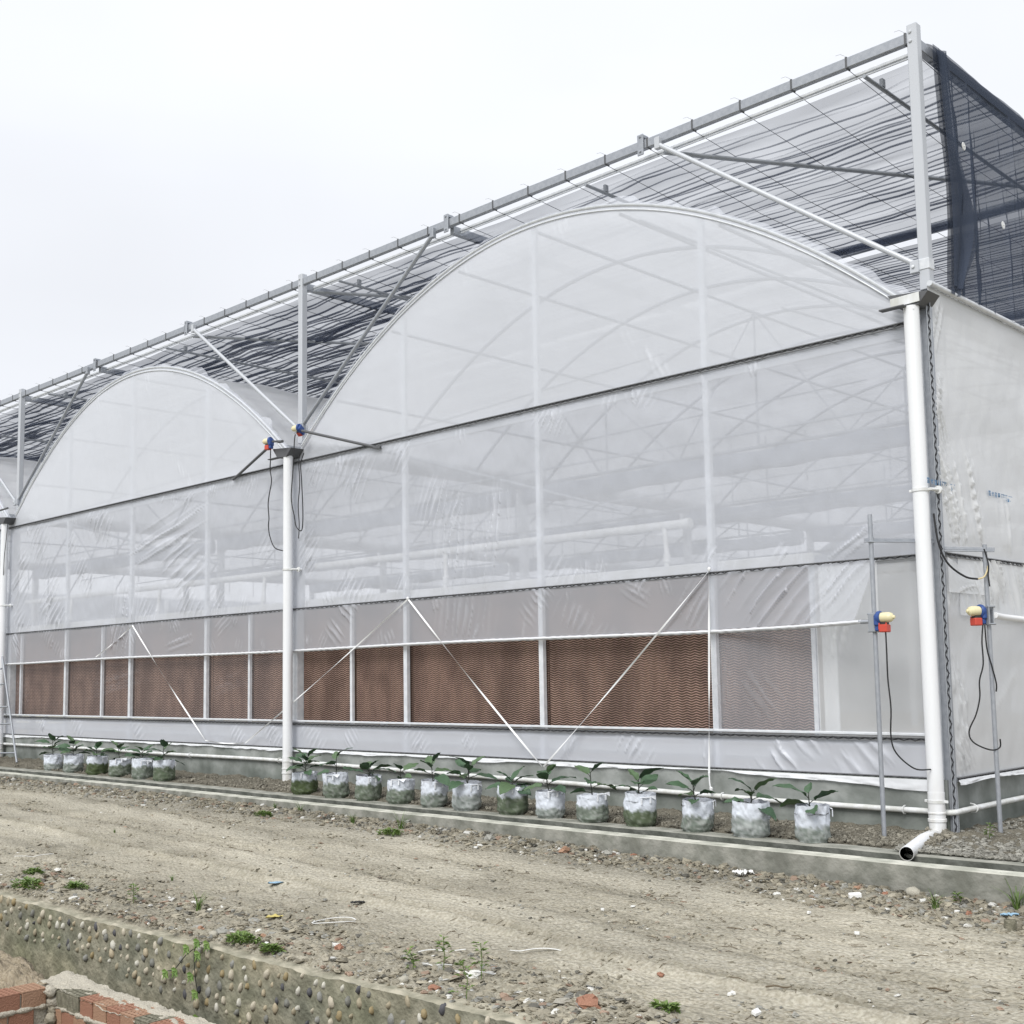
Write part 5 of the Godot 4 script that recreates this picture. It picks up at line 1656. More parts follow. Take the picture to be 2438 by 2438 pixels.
func kerbs_and_walls() -> void:
	ledge("kerb", -34.0, 7.0, 1.25, 1.38, -0.010, -0.5, M.kerb_concrete, 300, Color(0.49, 0.49, 0.48), Color(0.88, 0.875, 0.85))  # cap paler than face: drier concrete plus skylight put into the colour
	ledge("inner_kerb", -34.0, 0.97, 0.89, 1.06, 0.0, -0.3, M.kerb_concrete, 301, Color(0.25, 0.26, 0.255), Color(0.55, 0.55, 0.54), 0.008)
	var b := MB.new()
	b.box(Vector3(1.035, -0.15, -12.0), Vector3(0.13, 0.30, 26.12), 0.012, Basis.IDENTITY, Color(0.62, 0.62, 0.6))
	b.quad(Vector3(-34, -0.20, 1.26), Vector3(7.0, -0.20, 1.26), Vector3(7.0, -0.20, 1.05), Vector3(-34, -0.20, 1.05), Color(0.3, 0.3, 0.29))
	struct("drain_channel", b.done(), M.kerb_concrete)
	# retaining wall set with pebbles
	var w := thing("pebble_wall", "low grey retaining wall studded with river pebbles along the lane edge", "wall", Vector3(0, 0, 0))
	var f := pwn
	b = MB.new()
	var nu := 700
	var pts := PackedVector3Array()
	var cols := PackedColorArray()
	for j in 26:
		for i in nu:
			var x := -14.0 + 18.0 * i / (nu - 1)
			var t := j / 25.0
			var top: float = wall_top(x)
			var y := lerpf(-0.96, top - 0.008, t)
			var zz: float = wall_face(x, y)
			pts.append(Vector3(x, y, zz))
			var k := 0.5 + 0.9 * f.get_noise_2d(x * 0.9 + 20.0, y * 2.4)
			var cc := Color(0.74, 0.715, 0.66).lerp(Color(0.46, 0.485, 0.47), clampf(k, 0, 1))
			cols.append(cc.lerp(Color(0.50, 0.53, 0.42), clampf(f.get_noise_2d(x * 0.7, y * 0.7 + 40.0) * 1.4, 0, 1)))
	b.sheet(pts, nu, 26, cols)
	pts = PackedVector3Array()
	cols = PackedColorArray()
	for j in 8:
		for i in nu:
			var x := -14.0 + 18.0 * i / (nu - 1)
			var t := j / 7.0
			var top: float = wall_top(x)
			var zf: float = wall_face(x, top)
			var zb := 4.60 + 0.03 * f.get_noise_2d(x * 2.5, 17.0)
			pts.append(Vector3(x, top - (0.008 if j == 0 else 0.0) + 0.006 * f.get_noise_2d(x * 8.0, t * 4.0 + 9.0), lerpf(zf, zb, t)))
			cols.append(Color(0.82, 0.81, 0.79))
	b.sheet(pts, nu, 8, cols)
	obj("mortar_face", b.done(), M.render_mortar, w)
	var meshes := []
	for k in 4: meshes.append(rock_mesh(320 + k, 9, 7, 0.16, true))
	var count := 0
	var row := 0
	var y := -0.345
	while y > -0.86:
		var x := -5.35 + rng.randf() * 0.06
		while x < 0.35:
			var px := x + rng.randf_range(-0.02, 0.02)
			var py := y + rng.randf_range(-0.022, 0.022) + 0.012 * clampf(px + 2.0, -1.5, 2.0)
			x += rng.randf_range(0.082, 0.14)
			if py < -0.56 - 0.10 * clampf((px + 4.5) / 3.0, 0, 1) - 0.16 * clampf((px + 1.7) / 1.2, 0, 1): continue
			if count >= 296: break
			count += 1
			var hh := rng.randf_range(0.024, 0.062)
			var ww := hh * rng.randf_range(0.55, 0.82)
			var B := Basis(Vector3.BACK, rng.randf_range(-0.5, 0.35)) * Basis.IDENTITY.scaled(Vector3(ww, hh, rng.randf_range(0.026, 0.044)))
			var zz: float = wall_face(px, py)
			obj("pebble", meshes[rng.randi() % 4], M["pebble_%d" % [0, 0, 1, 2, 3, 3, 4, 5, 6, 7, 0, 1][rng.randi() % 12]], w, Transform3D(B, Vector3(px, py, zz + rng.randf_range(-0.006, 0.005))))
		y -= 0.064
		row += 1
	brick_wall()

func holed_brick(L: float) -> ArrayMesh:
	# perforated brick lying on its bed: solid sides, pierced top
	var b := MB.new()
	var W := 0.175
	var H := 0.098
	b.box(Vector3(0, -H * 0.5 - 0.004, 0), Vector3(L, H - 0.008, W), 0.004)
	var nx := 9
	var nz := 11
	var y1 := 0.0
	var y0 := -0.0075
	for i in nx:
		for j in nz:
			var x0 := -L * 0.5 + L * i / nx
			var x1 := -L * 0.5 + L * (i + 1) / nx
			var z0 := -W * 0.5 + W * j / nz
			var z1 := -W * 0.5 + W * (j + 1) / nz
			if i % 2 == 1 and j % 2 == 1: continue
			b.quad(Vector3(x0, y1, z1), Vector3(x1, y1, z1), Vector3(x1, y1, z0), Vector3(x0, y1, z0))
			for e in [[1, 0], [-1, 0], [0, 1], [0, -1]]:
				var ii: int = i + e[0]
				var jj: int = j + e[1]
				var hole := ii % 2 == 1 and jj % 2 == 1 and ii > 0 and jj > 0 and ii < nx and jj < nz
				if hole or ii < 0 or jj < 0 or ii >= nx or jj >= nz:
					var mx: float = (x0 + x1) * 0.5 + e[0] * (x1 - x0) * 0.5
					var mz: float = (z0 + z1) * 0.5 + e[1] * (z1 - z0) * 0.5
					var tx: float = absf(e[1]) * (x1 - x0) * 0.5 * e[1]
					var tz: float = -absf(e[0]) * (z1 - z0) * 0.5 * e[0]
					b.quad(Vector3(mx - tx, y0, mz - tz), Vector3(mx + tx, y0, mz + tz), Vector3(mx + tx, y1, mz + tz), Vector3(mx - tx, y1, mz - tz))
	return b.done()

func brick_wall() -> void:
	var w := thing("brick_wall", "unfinished low red brick wall with mortar smears at the ditch edge", "wall", Vector3(0, 0, 0))
	var top := -0.55
	var L := 0.142
	var kinds := [M.brick_grey, M.brick_grey, M.brick_red, M.brick_orange, M.brick_red, M.brick_orange, M.brick_grey, M.brick_red]
	var hb := holed_brick(L)
	var sb := MB.new()
	sb.box(Vector3(0, -0.049, 0), Vector3(L, 0.098, 0.175), 0.005)
	var solid := sb.done()
	var core := MB.new()
	core.box(Vector3(-0.95, top - 0.225, 5.155), Vector3(4.3, 0.41, 0.150), 0.004)
	core.box(Vector3(-3.11, top - 0.225, 5.72), Vector3(0.15, 0.41, 1.28), 0.004)
	obj("mortar_core", core.done(), M.lime_mortar, w)
	for c in 4:
		for i in 27:
			var x := -2.90 + (L + 0.012) * i - (0.07 if c % 2 else 0.0)
			if x > 1.2: continue
			var k: int = ([0, 1, 2, 3, 4, 5, 6, 7][i % 8] + c * 3) % 8
			obj("brick", hb if c == 0 else solid, kinds[k], w, Transform3D(Basis(Vector3.UP, rng.randf_range(-0.012, 0.012)), Vector3(x, top - c * 0.110 - 0.002, 5.155 + rng.randf_range(-0.004, 0.004))))
		for i in 8:
			var z := 5.335 + (L + 0.012) * i + (0.07 if c % 2 else 0.0)
			obj("brick", hb if c == 0 else solid, [M.brick_orange, M.brick_red][(i + c) % 2], w, Transform3D(Basis(Vector3.UP, PI * 0.5 + rng.randf_range(-0.02, 0.02)), Vector3(-3.11, top - c * 0.110 - 0.002, z)))
	# mortar squeezed out along the joints and smeared over the top
	var f := noise(330, 5.0, FastNoiseLite.TYPE_SIMPLEX_SMOOTH, 3)
	var b := MB.new()
	for c in 3:
		var p := PackedVector3Array()
		for j in 7:
			for i in 220:
				var x := -3.02 + 4.1 * i / 219.0
				var a := PI * (j / 6.0 - 0.5)
				var r := 0.016 + 0.016 * f.get_noise_2d(x * 2.0, c * 9.0)
				p.append(Vector3(x, top - 0.104 - 0.110 * c + sin(a) * r * 0.9 + 0.006 * f.get_noise_2d(x * 3.0, c), 5.235 + cos(a) * maxf(0.002, r * 0.9)))
		b.sheet(p, 220, 7)
		p = PackedVector3Array()
		for j in 7:
			for i in 80:
				var z := 6.4 - 1.2 * i / 79.0
				var a := PI * (j / 6.0 - 0.5)
				var r := 0.016 + 0.016 * f.get_noise_2d(z * 2.0, c * 9.0 + 4.0)
				p.append(Vector3(-3.03 + cos(a) * maxf(0.002, r * 0.9), top - 0.104 - 0.110 * c + sin(a) * r * 0.9, z))
		b.sheet(p, 80, 7)
	var pts := PackedVector3Array()
	for j in 12:
		for i in 320:
			var x := -3.2 + 4.4 * i / 319.0
			var t := j / 11.0
			var n := f.get_noise_2d(x * 0.9, t * 1.4) + 0.5 * f.get_noise_2d(x * 3.0, t * 5.0)
			var back := smoothstep(0.25, 0.9, t)
			pts.append(Vector3(x, top - 0.006 + 0.020 * (n + back * 1.1 - 0.42) + 0.02 * smoothstep(-2.75, -3.05, x), lerpf(5.245, 5.05, t) - 0.02 * f.get_noise_2d(x * 2.0, 3.0) * t))
	b.sheet(pts, 320, 12)
	# back face of the smear, and the corner lump
	for k in 8:
		var r := rock_mesh(340 + k, 8, 6, 0.3, true)
		var a := r.surface_get_arrays(0)
		var vv: PackedVector3Array = a[Mesh.ARRAY_VERTEX]
		var off := Vector3(-2.99 + 0.02 * sin(k * 3.0), top - 0.02 - 0.05 * k, 5.245 + 0.012 * cos(k * 2.0))
		var k0 := b.v.size()
		for q in vv:
			b.v.append(q * Vector3(0.085, 0.07, 0.06) + off); b.u.append(Vector2.ZERO); b.c.append(Color(0.75, 0.74, 0.7) if k > 1 else Color.WHITE)
		b.n.append_array(a[Mesh.ARRAY_NORMAL])
		for q in a[Mesh.ARRAY_INDEX]: b.ix.append(q + k0)
	obj("mortar_smear", b.done(), M.lime_mortar, w)
	# sand heaped behind the short leg
	b = MB.new()
	pts = PackedVector3Array()
	var cols := PackedColorArray()
	for j in 60:
		for i in 70:
			var x := -6.2 + 3.16 * i / 69.0
			var z := 6.6 - 1.62 * j / 59.0
			var h := -0.64 + 0.12 * smoothstep(-3.05, -3.7, x) + 0.04 * f.get_noise_2d(x, z) + 0.045 * absf(f.get_noise_2d(x * 2.2, z * 2.2))
			h -= 0.38 * smoothstep(5.12, 5.0, z)
			pts.append(Vector3(x, h, z))
			cols.append(Color(0.34, 0.29, 0.215) * (1.0 + 0.3 * f.get_noise_2d(x * 4.0, z * 4.0)))
	b.sheet(pts, 70, 60, cols)
	var sh := obj("sand_heap", b.done(), M.earth)
	sh.set_meta("kind", "stuff")
	tag(sh, "heap of loose sandy soil filling in behind the short leg of the brick wall", "sand heap")
	b = MB.new()
	pts = PackedVector3Array()
	cols = PackedColorArray()
	for j in 30:
		for i in 40:
			var u := i / 39.0
			var v := j / 29.0
			var x := -3.0 + 1.5 * u
			var z := 6.8 - 1.45 * v
			var h := -0.96 + 0.26 * smoothstep(0.75, 0.0, v) * smoothstep(0.9, 0.1, u) + 0.03 * f.get_noise_2d(x * 2.0, z * 2.0)
			pts.append(Vector3(x, h, z))
			cols.append(Color(0.36, 0.30, 0.21) * (1.0 + 0.3 * f.get_noise_2d(x * 4.0, z * 4.0)))
	b.sheet(pts, 40, 30, cols)
	var sh2 := obj("sand_heap", b.done(), M.earth)
	sh2.set_meta("kind", "stuff")
	tag(sh2, "small brown sand heap in the pit inside the brick corner", "sand heap")

# ---------------------------------------------------------------- rubble, litter, weeds
func scatter(called: String, label: String, category: String, mesh: ArrayMesh, m: Material, list: Array) -> void:
	var mm := MultiMesh.new()
	mm.transform_format = MultiMesh.TRANSFORM_3D
	mm.use_colors = true
	mm.mesh = mesh
	mm.instance_count = list.size()
	for i in list.size():
		mm.set_instance_transform(i, list[i][0])
		mm.set_instance_color(i, list[i][1])
	var o := MultiMeshInstance3D.new()
	o.name = numbered(called, self)
	o.multimesh = mm
	o.material_override = m
	add_child(o, true)
	o.set_meta("kind", "stuff")
	tag(o, label, category)

func chip(x: float, y: float, z: float, s: float, flat: float, col: Color) -> Array:
	var B := Basis.from_euler(Vector3(rng.randf_range(-0.35, 0.35), rng.randf() * TAU, rng.randf_range(-0.35, 0.35))) * Basis.IDENTITY.scaled(Vector3(s * rng.randf_range(0.8, 1.5), s * flat, s * rng.randf_range(0.6, 1.1)))
	return [Transform3D(B, Vector3(x, y, z)), col]

func pick() -> Color:
	var r := rng.randf()
	if r < 0.74: return Color(0.40, 0.37, 0.295) * rng.randf_range(0.72, 1.15)
	if r < 0.83: return Color(0.40, 0.40, 0.37) * rng.randf_range(0.6, 1.1)
	if r < 0.86: return Color(0.52, 0.48, 0.38)
	if r < 0.905: return Color(0.42, 0.31, 0.24) * rng.randf_range(0.7, 1.1)
	if r < 0.935: return Color(0.80, 0.80, 0.77)
	return Color(0.17, 0.165, 0.145)

func debris() -> void:
	var shapes := []
	for k in 5: shapes.append(rock_mesh(400 + k, 6, 4, 0.4))
	# fine rubble pressed into the lane and thick along both edges
	var lists := [[], [], [], [], []]
	var f := noise(420, 1.3, FastNoiseLite.TYPE_SIMPLEX_SMOOTH, 3)
	var made := 0
	while made < 25000:
		var z := 1.39 + 3.24 * rng.randf()
		var x := 2.2 - 17.0 * pow(rng.randf(), 1.7)
		var p := rough_at(x, z)
		p = clampf(0.02 + p * p * 1.1 + f.get_noise_2d(x * 1.2, z * 2.5) * 0.5, 0.012, 1.0)
		if rng.randf() > p: continue
		made += 1
		var s := 0.008 + (0.020 + 0.022 * p) * pow(rng.randf(), 2.4)
		if z < 2.0 or z > 4.2: s *= 1.35
		lists[made % 5].append(chip(x, lane_y(x, z) + s * 0.06, z, s, rng.randf_range(0.18, 0.5), pick()))
	# bank of larger rubble against the kerb
	for k in 3200:
		var x := 1.9 - 15.0 * pow(rng.randf(), 1.3)
		var q := pow(rng.randf(), 1.6)
		var z := 1.40 + 0.42 * q
		var s := 0.018 + 0.055 * pow(rng.randf(), 2.2) * (1.0 - 0.5 * q)
		lists[k % 5].append(chip(x, lane_y(x, z) + 0.012 * (1.0 - q), z, s, rng.randf_range(0.45, 0.8), pick() * 0.82))
	for k in 900:
		var x := 0.6 - 9.0 * rng.randf()
		var z := 4.64 + 0.055 * rng.randf_range(-1.0, 0.6)
		var s := 0.01 + 0.03 * pow(rng.randf(), 2.0)
		lists[k % 5].append(chip(x, maxf(lane_y(x, z), wall_top(x)) + s * 0.15, z, s, rng.randf_range(0.35, 0.7), pick()))
	for k in 5:
		scatter("rubble", ["crumbled soil and small stones strewn over the dirt lane", "angular stone chips strewn over the lane and along the kerb", "pale and orange rubble chips strewn over the lane", "dark and pale gravel chips strewn over the lane edges", "flat shards and clods strewn over the dirt lane"][k], "rubble", shapes[k], M.stone, lists[k])
	# broken clods on the strip by the wall and the gravel round the corner
	lists = [[], [], []]
	for k in 9000:
		var corner := k % 3 == 0
		var x := 0.06 + 0.9 * rng.randf() if corner else 0.0 - 14.0 * pow(rng.randf(), 1.4)
		var z := 0.98 - 5.5 * pow(rng.randf(), 1.8) if corner else 0.06 + 0.80 * rng.randf()
		if not corner and x < -8.3 and f.get_noise_2d(x, 5.0) < -0.1: continue
		var s := 0.012 + 0.03 * pow(rng.randf(), 2.4)
		var g := rng.randf_range(0.6, 1.2)
		var c := Color(0.30, 0.285, 0.24) * g if not corner else Color(0.38, 0.375, 0.34) * g
		lists[k % 3].append(chip(x, 0.012 + s * 0.15, z, s, rng.randf_range(0.5, 0.85), c))
	for k in 160:
		var z := rng.randf_range(0.18, 0.75)
		var s := 0.018 + 0.03 * rng.randf()
		var side := -1.0 if k % 2 else 1.0
		lists[k % 3].append(chip(0.02 + 0.2 * (z - 0.16) + side * rng.randf_range(0.02, 0.10), 0.02 + 0.045 * rng.randf() * (1.0 - z), z, s, 0.7, Color(0.32, 0.30, 0.25) * rng.randf_range(0.7, 1.15)))
	for k in 3:
		scatter("clods", ["broken soil clods along the foot of the greenhouse wall", "grey gravel lying round the greenhouse corner", "soil crumbs between the grow bags and the wall"][k], "gravel", shapes[k + 1], M.stone, lists[k])
	# dry straw and bits of root on the lane
	var b := MB.new()
	for k in 420:
		var z := 1.5 + 3.0 * rng.randf()
		var x := 2.0 - 9.0 * pow(rng.randf(), 1.4)
		var a := rng.randf() * TAU
		var L := rng.randf_range(0.02, 0.10)
		var p0 := Vector3(x, 0, z)
		var p1 := p0 + Vector3(cos(a), 0, sin(a) * 0.7) * L
		var pm := (p0 + p1) * 0.5 + Vector3(-sin(a), 0, cos(a)) * L * rng.randf_range(-0.2, 0.2)
		p0.y = lane_y(p0.x, p0.z) + 0.004; p1.y = lane_y(p1.x, p1.z) + 0.006; pm.y = lane_y(pm.x, pm.z) + 0.010
		b.tube([p0, pm, p1], rng.randf_range(0.0010, 0.0024), 4, false)
	var o := obj("straw", b.done(), M.twig)
	o.set_meta("kind", "stuff")
	tag(o, "thin dry straws and root bits scattered on the lane", "straw")

	# pieces that stand out one by one: [kind, x, z, size, label]
	var things := [
		["rag", -0.74, 1.53, 0.133, "crumpled white plastic sheet on rubble below the two rightmost grow bags"],
		["stone", -0.01, 1.50, 0.08, "tan flat stone by the kerb left of a small white block"],
		["block", 0.15, 1.66, 0.075, "square white block on the rubble before the outlet pipe"],
		["boulder", 0.42, 1.44, 0.10, "largest pale rounded stone against the kerb near the corner"],
		["brickbit", 0.06, 1.47, 0.05, "small red brick bit by the kerb right of the tan flat stone"],
		["brickbit", 0.28, 1.52, 0.055, "orange brick bit in rubble left of the pale rounded boulder"],
		["stone", 0.35, 1.56, 0.058, "yellowish stone in front of the pale rounded boulder"],
		["stone", 0.37, 1.66, 0.05, "grey stone in the rubble below the pale rounded boulder"],
		["stone", -0.26, 1.75, 0.05, "lone grey stone on the lane left of the tan flat stone"],
		["shard", 0.14, 2.19, 0.04, "tiny white shard on the lane straight below the square white block"],
		["shard", 0.57, 2.42, 0.065, "flat white shard on bare lane below the grass tuft"],
		["shard", 0.80, 1.68, 0.045, "round white chip right of the grass tuft by the kerb"],
		["brickbit", 1.00, 1.46, 0.042, "small orange brick bit against the kerb at the right edge"],
		["brickbit", 0.87, 1.68, 0.052, "splintered orange brick shard right of the round white chip"],
		["blue", 1.08, 1.62, 0.105, "torn light blue plastic scrap at the right edge of the lane"],
		["tin", 1.18, 1.87, 0.066, "upright brown stub of clay pipe at the right edge of the lane"],
		["stone", 0.90, 1.52, 0.05, "angular grey stone by the kerb near the right edge"],
		["slab", 0.57, 3.37, 0.065, "thin grey slab on the lane in the lower right part"],
		["stone", 0.72, 3.43, 0.042, "angular pale stone just right of the thin grey slab"],
		["shard", 0.92, 3.95, 0.10, "largest white tile piece at the bottom right of the lane"],
		["shard", 0.70, 3.80, 0.033, "small white chip left of the largest white tile piece"],
		["slab", 1.49, 3.04, 0.055, "pale flat stone left of a bigger flat stone at right"],
		["slab", 1.57, 3.06, 0.078, "bigger pale flat stone half sunk in the lane at right"],
		["twig", 1.40, 3.21, 0.115, "dark bent twig below the pale flat stones at right"],
		["twig", 0.89, 3.72, 0.115, "dark forked root above the largest white tile piece"],
		["stone", 1.08, 3.90, 0.04, "white and orange pebble right of the largest white tile piece"],
		["brickbit", -2.28, 1.61, 0.092, "largest orange brick bit in the rubble below the middle grow bags"],
		["brickbit", -1.74, 1.45, 0.056, "orange brick bit against the kerb below the fourth grow bag"],
		["shard", -2.19, 1.47, 0.056, "white plaster chip by the kerb right of the largest orange brick bit"],
		["stone", -1.95, 1.48, 0.09, "broad grey lump of mortar against the kerb"],
		["stone", -1.52, 1.50, 0.07, "pale grey stone on rubble below the third grow bag"],
		["shard", -0.88, 2.83, 0.038, "white chip with a bluish edge in the middle of the lane"],
		["shard", -0.74, 3.55, 0.034, "white chip just above the deepest wheel rut"],
		["strip", -0.50, 3.78, 0.334, "long thin white plastic strip lying beside the deepest rut"],
		["stone", -0.07, 3.90, 0.045, "beige stone below the right end of the deepest rut"],
		["slab", -0.17, 4.08, 0.06, "pale flat piece left of the beige stone near the lane front"],
		["slab", 0.16, 4.36, 0.11, "big cracked slab at the front of the lane"],
		["brickbit", 0.29, 4.33, 0.108, "long orange brick shard beside the big cracked slab"],
		["shard", 0.70, 3.82, 0.036, "small square white chip below the rut at right"],
		["brickbit", 0.27, 3.77, 0.037, "reddish brick bit among stones below the rut"],
		["shard", -4.23, 1.53, 0.146, "large white plaster slab at the kerb left of the weeds"],
		["stone", -3.12, 1.57, 0.11, "chalky white lump of plaster against the kerb"],
		["shard", -2.98, 1.86, 0.05, "bright white chip on the lane below the chalky plaster lump"],
		["loop", -1.98, 4.00, 0.258, "white plastic strap bent into a long loop on the lane"],
		["black", -2.26, 3.60, 0.093, "black rubber scrap lying flat in the middle of the lane"],
		["blue", -3.19, 3.56, 0.126, "left one of two frayed blue plastic scraps on the lane"],
		["blue", -3.08, 3.44, 0.096, "right one of two frayed blue plastic scraps on the lane"],
		["brickbit", -1.48, 4.35, 0.066, "orange brick lump above the pebble wall right of the loop"],
		["stone", -1.33, 4.55, 0.068, "pointed grey stone standing on the pebble wall edge"],
		["shard", -1.86, 4.56, 0.085, "white tile piece at the top of the pebble wall"],
		["boulder", -0.67, 4.58, 0.056, "round beige cobble behind the pebble wall edge"],
		["brickbit", -0.45, 4.58, 0.062, "bright orange brick piece right of the round beige cobble"],
		["brickbit", -2.05, 4.45, 0.044, "orange brick chip above the white tile piece"],
		["strip", -0.91, 4.11, 0.248, "bent white plastic strip behind the tall sprout"],
		["strip", -0.75, 4.29, 0.154, "short wide white strip at the foot of the tall sprout"],
		["strip", -0.47, 4.26, 0.165, "curled white strip right of the tall sprout"],
		["dryleaf", -2.41, 4.19, 0.088, "fallen yellow leaf left of the loop of strap"],
		["stone", -2.34, 4.54, 0.08, "long tan cobble leaning at the pebble wall top"],
		["brickbit", -2.55, 4.55, 0.05, "bright red brick shard standing on the pebble wall top"],
		["boulder", -2.33, 4.60, 0.055, "round white-veined cobble right of the red brick shard"],
		["twig", -3.39, 4.60, 0.111, "short thick stick lying on the pebble wall top"],
		["brickbit", -4.82, 4.50, 0.083, "weathered orange brick lump beside the green mat at left"],
		["slab", -4.89, 4.41, 0.079, "tilted grey slab behind the weathered brick lump"],
		["strip", -6.09, 3.97, 0.298, "long white strip far left on the lane"]]
	var rocks := []
	for k in 8: rocks.append(rock_mesh(440 + k, 8, 6, 0.34))
	var rounds := []
	for k in 3: rounds.append(rock_mesh(450 + k, 10, 8, 0.14, true))
	var i := 0
	for t in things:
		i += 1
		var x: float = t[1]
		var z: float = t[2]
		var s: float = t[3]
		var y := lane_y(x, z)
		var B := Basis(Vector3.UP, rng.randf() * TAU)
		var at := Vector3(x, y, z)
		var ob: MeshInstance3D
		var cat := "stone"
		var nm: String = t[0]
		match nm:
			"stone":
				ob = obj("stone", tint(rocks[i % 8], Color(0.46, 0.43, 0.35) if i % 2 else Color(0.40, 0.40, 0.37)), M.stone, self, Transform3D(B * Basis.IDENTITY.scaled(Vector3(s, s * 0.62, s * 0.75)), at + Vector3(0, s * 0.16, 0)))
			"boulder":
				ob = obj("cobble", tint(rounds[i % 3], Color(0.52, 0.50, 0.43)), M.stone, self, Transform3D(B * Basis.IDENTITY.scaled(Vector3(s, s * 0.75, s * 0.8)), at + Vector3(0, s * 0.22, 0)))
				cat = "cobble"
			"slab":
				ob = obj("stone_slab", tint(rocks[i % 8], Color(0.47, 0.45, 0.39)), M.stone, self, Transform3D(B * Basis(Vector3.RIGHT, 0.12) * Basis.IDENTITY.scaled(Vector3(s, s * 0.2, s * 0.6)), at + Vector3(0, s * 0.07, 0)))
				cat = "stone slab"
			"brickbit":
				ob = obj("brick_fragment", rocks[(i * 3) % 8], M.brick_orange if i % 2 else M.brick_red, self, Transform3D(B * Basis.IDENTITY.scaled(Vector3(s * 1.1, s * 0.6, s * 0.75)), at + Vector3(0, s * 0.15, 0)))
				cat = "brick fragment"
			"shard":
				ob = obj("white_shard", shard(i, s), M.white_scrap, self, Transform3D(B * Basis(Vector3.RIGHT, rng.randf_range(-0.12, 0.12)), at + Vector3(0, 0.012, 0)))
				cat = "shard"
			"block":
				var b2 := MB.new()
				b2.box(Vector3.ZERO, Vector3(s, s * 0.5, s * 0.6), 0.006)
				ob = obj("white_block", b2.done(), M.white_scrap, self, Transform3D(Basis(Vector3.UP, 0.75) * Basis(Vector3.BACK, 0.06), at + Vector3(0, s * 0.2, 0)))
				cat = "block"
			"rag", "blue", "black":
				ob = obj({"rag": "plastic_sheet", "blue": "blue_scrap", "black": "rubber_scrap"}[nm], rag(i, s, 0.028 if nm == "rag" else 0.008), {"rag": M.white_scrap, "blue": M.blue_scrap, "black": M.black_scrap}[nm], self, Transform3D(Basis(Vector3.UP, 0.7 + 0.3 * sin(i)), at + Vector3(0, 0.014, 0)))
				cat = "plastic scrap"
			"strip", "loop":
				var p := []
				var b2 := MB.new()
				for k in 13:
					var u := k / 12.0
					if nm == "loop": p.append(Vector3(cos(u * 5.9 + 0.2) * s * 0.5, 0.01 + 0.008 * sin(u * 9.0), sin(u * 5.9 + 0.2) * s * 0.30))
					else: p.append(Vector3((u - 0.5) * s, 0.008 + 0.012 * absf(sin(u * 4.0 + i)), s * 0.10 * sin(u * 3.6 + i)))
				b2.tube(smooth(p, 3), 0.0065, 6, true, Color.WHITE, 1.0, 0.3)
				ob = obj("plastic_strip", b2.done(), M.white_scrap, self, Transform3D(Basis(Vector3.UP, 0.75 + 0.25 * sin(i * 2.0)), at))
				cat = "plastic strip"
			"twig":
				var b2 := MB.new()
				b2.tube(smooth([Vector3(-s * 0.5, 0.01, 0), Vector3(-s * 0.1, 0.02, s * 0.1), Vector3(s * 0.2, 0.012, 0.0), Vector3(s * 0.5, 0.02, s * 0.08)], 4), 0.007 if s < 0.114 else 0.0045, 6, true, Color.WHITE, 0.6)
				b2.tube([Vector3(-s * 0.1, 0.02, s * 0.1), Vector3(s * 0.15, 0.02, s * 0.28)], 0.003, 5)
				ob = obj("stick", b2.done(), M.twig, self, Transform3D(Basis(Vector3.UP, 0.5 + 0.5 * sin(i)), at))
				cat = "stick"
			"tin":
				var b2 := MB.new()
				b2.lathe([[s * 0.46, -0.01], [s * 0.5, s * 0.5], [s * 0.49, s * 0.85], [s * 0.42, s * 0.86], [s * 0.40, s * 0.5], [0.0, s * 0.45]], Vector3.ZERO, Basis(Vector3.BACK, 0.08), 14)
				ob = obj("clay_stub", b2.done(), M.brick_grey, self, Transform3D(B, at))
				cat = "clay pipe"
			"dryleaf":
				ob = obj("fallen_leaf", leaf_mesh(s * 1.3, s * 0.8, 0.0, 0.25, 460), M.dry_leaf, self, Transform3D(B, at + Vector3(0, 0.02, 0)))
				cat = "leaf"
		tag(ob, t[4], cat)

func tint(m: ArrayMesh, c: Color) -> ArrayMesh:
	var a := m.surface_get_arrays(0)
	var cc := PackedColorArray()
	cc.resize(a[Mesh.ARRAY_VERTEX].size())
	cc.fill(c)
	a[Mesh.ARRAY_COLOR] = cc
	var r := ArrayMesh.new()
	r.add_surface_from_arrays(Mesh.PRIMITIVE_TRIANGLES, a)
	return r

func shard(sd: int, s: float) -> ArrayMesh:
	var b := MB.new()
	var n := 6
	var top := []
	for k in n:
		var a := TAU * k / n + 0.5 * sin(sd * 3.0 + k * 5.0)
		var r := s * 0.5 * (0.75 + 0.3 * sin(sd + k * 2.3))
		top.append(Vector3(cos(a) * r, 0.004, -sin(a) * r * 0.62))
	for k in n:
		var p: Vector3 = top[k]
		var q: Vector3 = top[(k + 1) % n]
		b.tri(Vector3(0, 0.005, 0), p, q)
		b.quad(p - Vector3(0, 0.012, 0), q - Vector3(0, 0.012, 0), q, p)
	return b.done()

func rag(sd: int, s: float, h: float) -> ArrayMesh:
	var f := noise(470 + sd, 1.0, FastNoiseLite.TYPE_SIMPLEX_SMOOTH, 3)
	var b := MB.new()
	for side in 2:
		var pts := PackedVector3Array()
		for j in 10:
			for i in 18:
				var u := i / 17.0 - 0.5
				var v := j / 9.0 - 0.5
				var w := 1.0 + 0.35 * f.get_noise_2d(u * 6.0, 3.0)
				pts.append(Vector3(u * s * (1.0 + 0.2 * f.get_noise_2d(v * 6.0, 9.0)), h * (0.4 + f.get_noise_2d(u * 4.0, v * 3.0) + 0.6 * absf(f.get_noise_2d(u * 9.0, v * 7.0))) - (0.003 if side else 0.0), -v * s * 0.42 * w))
		b.sheet(pts, 18, 10, PackedColorArray(), side == 1)
	return b.done()

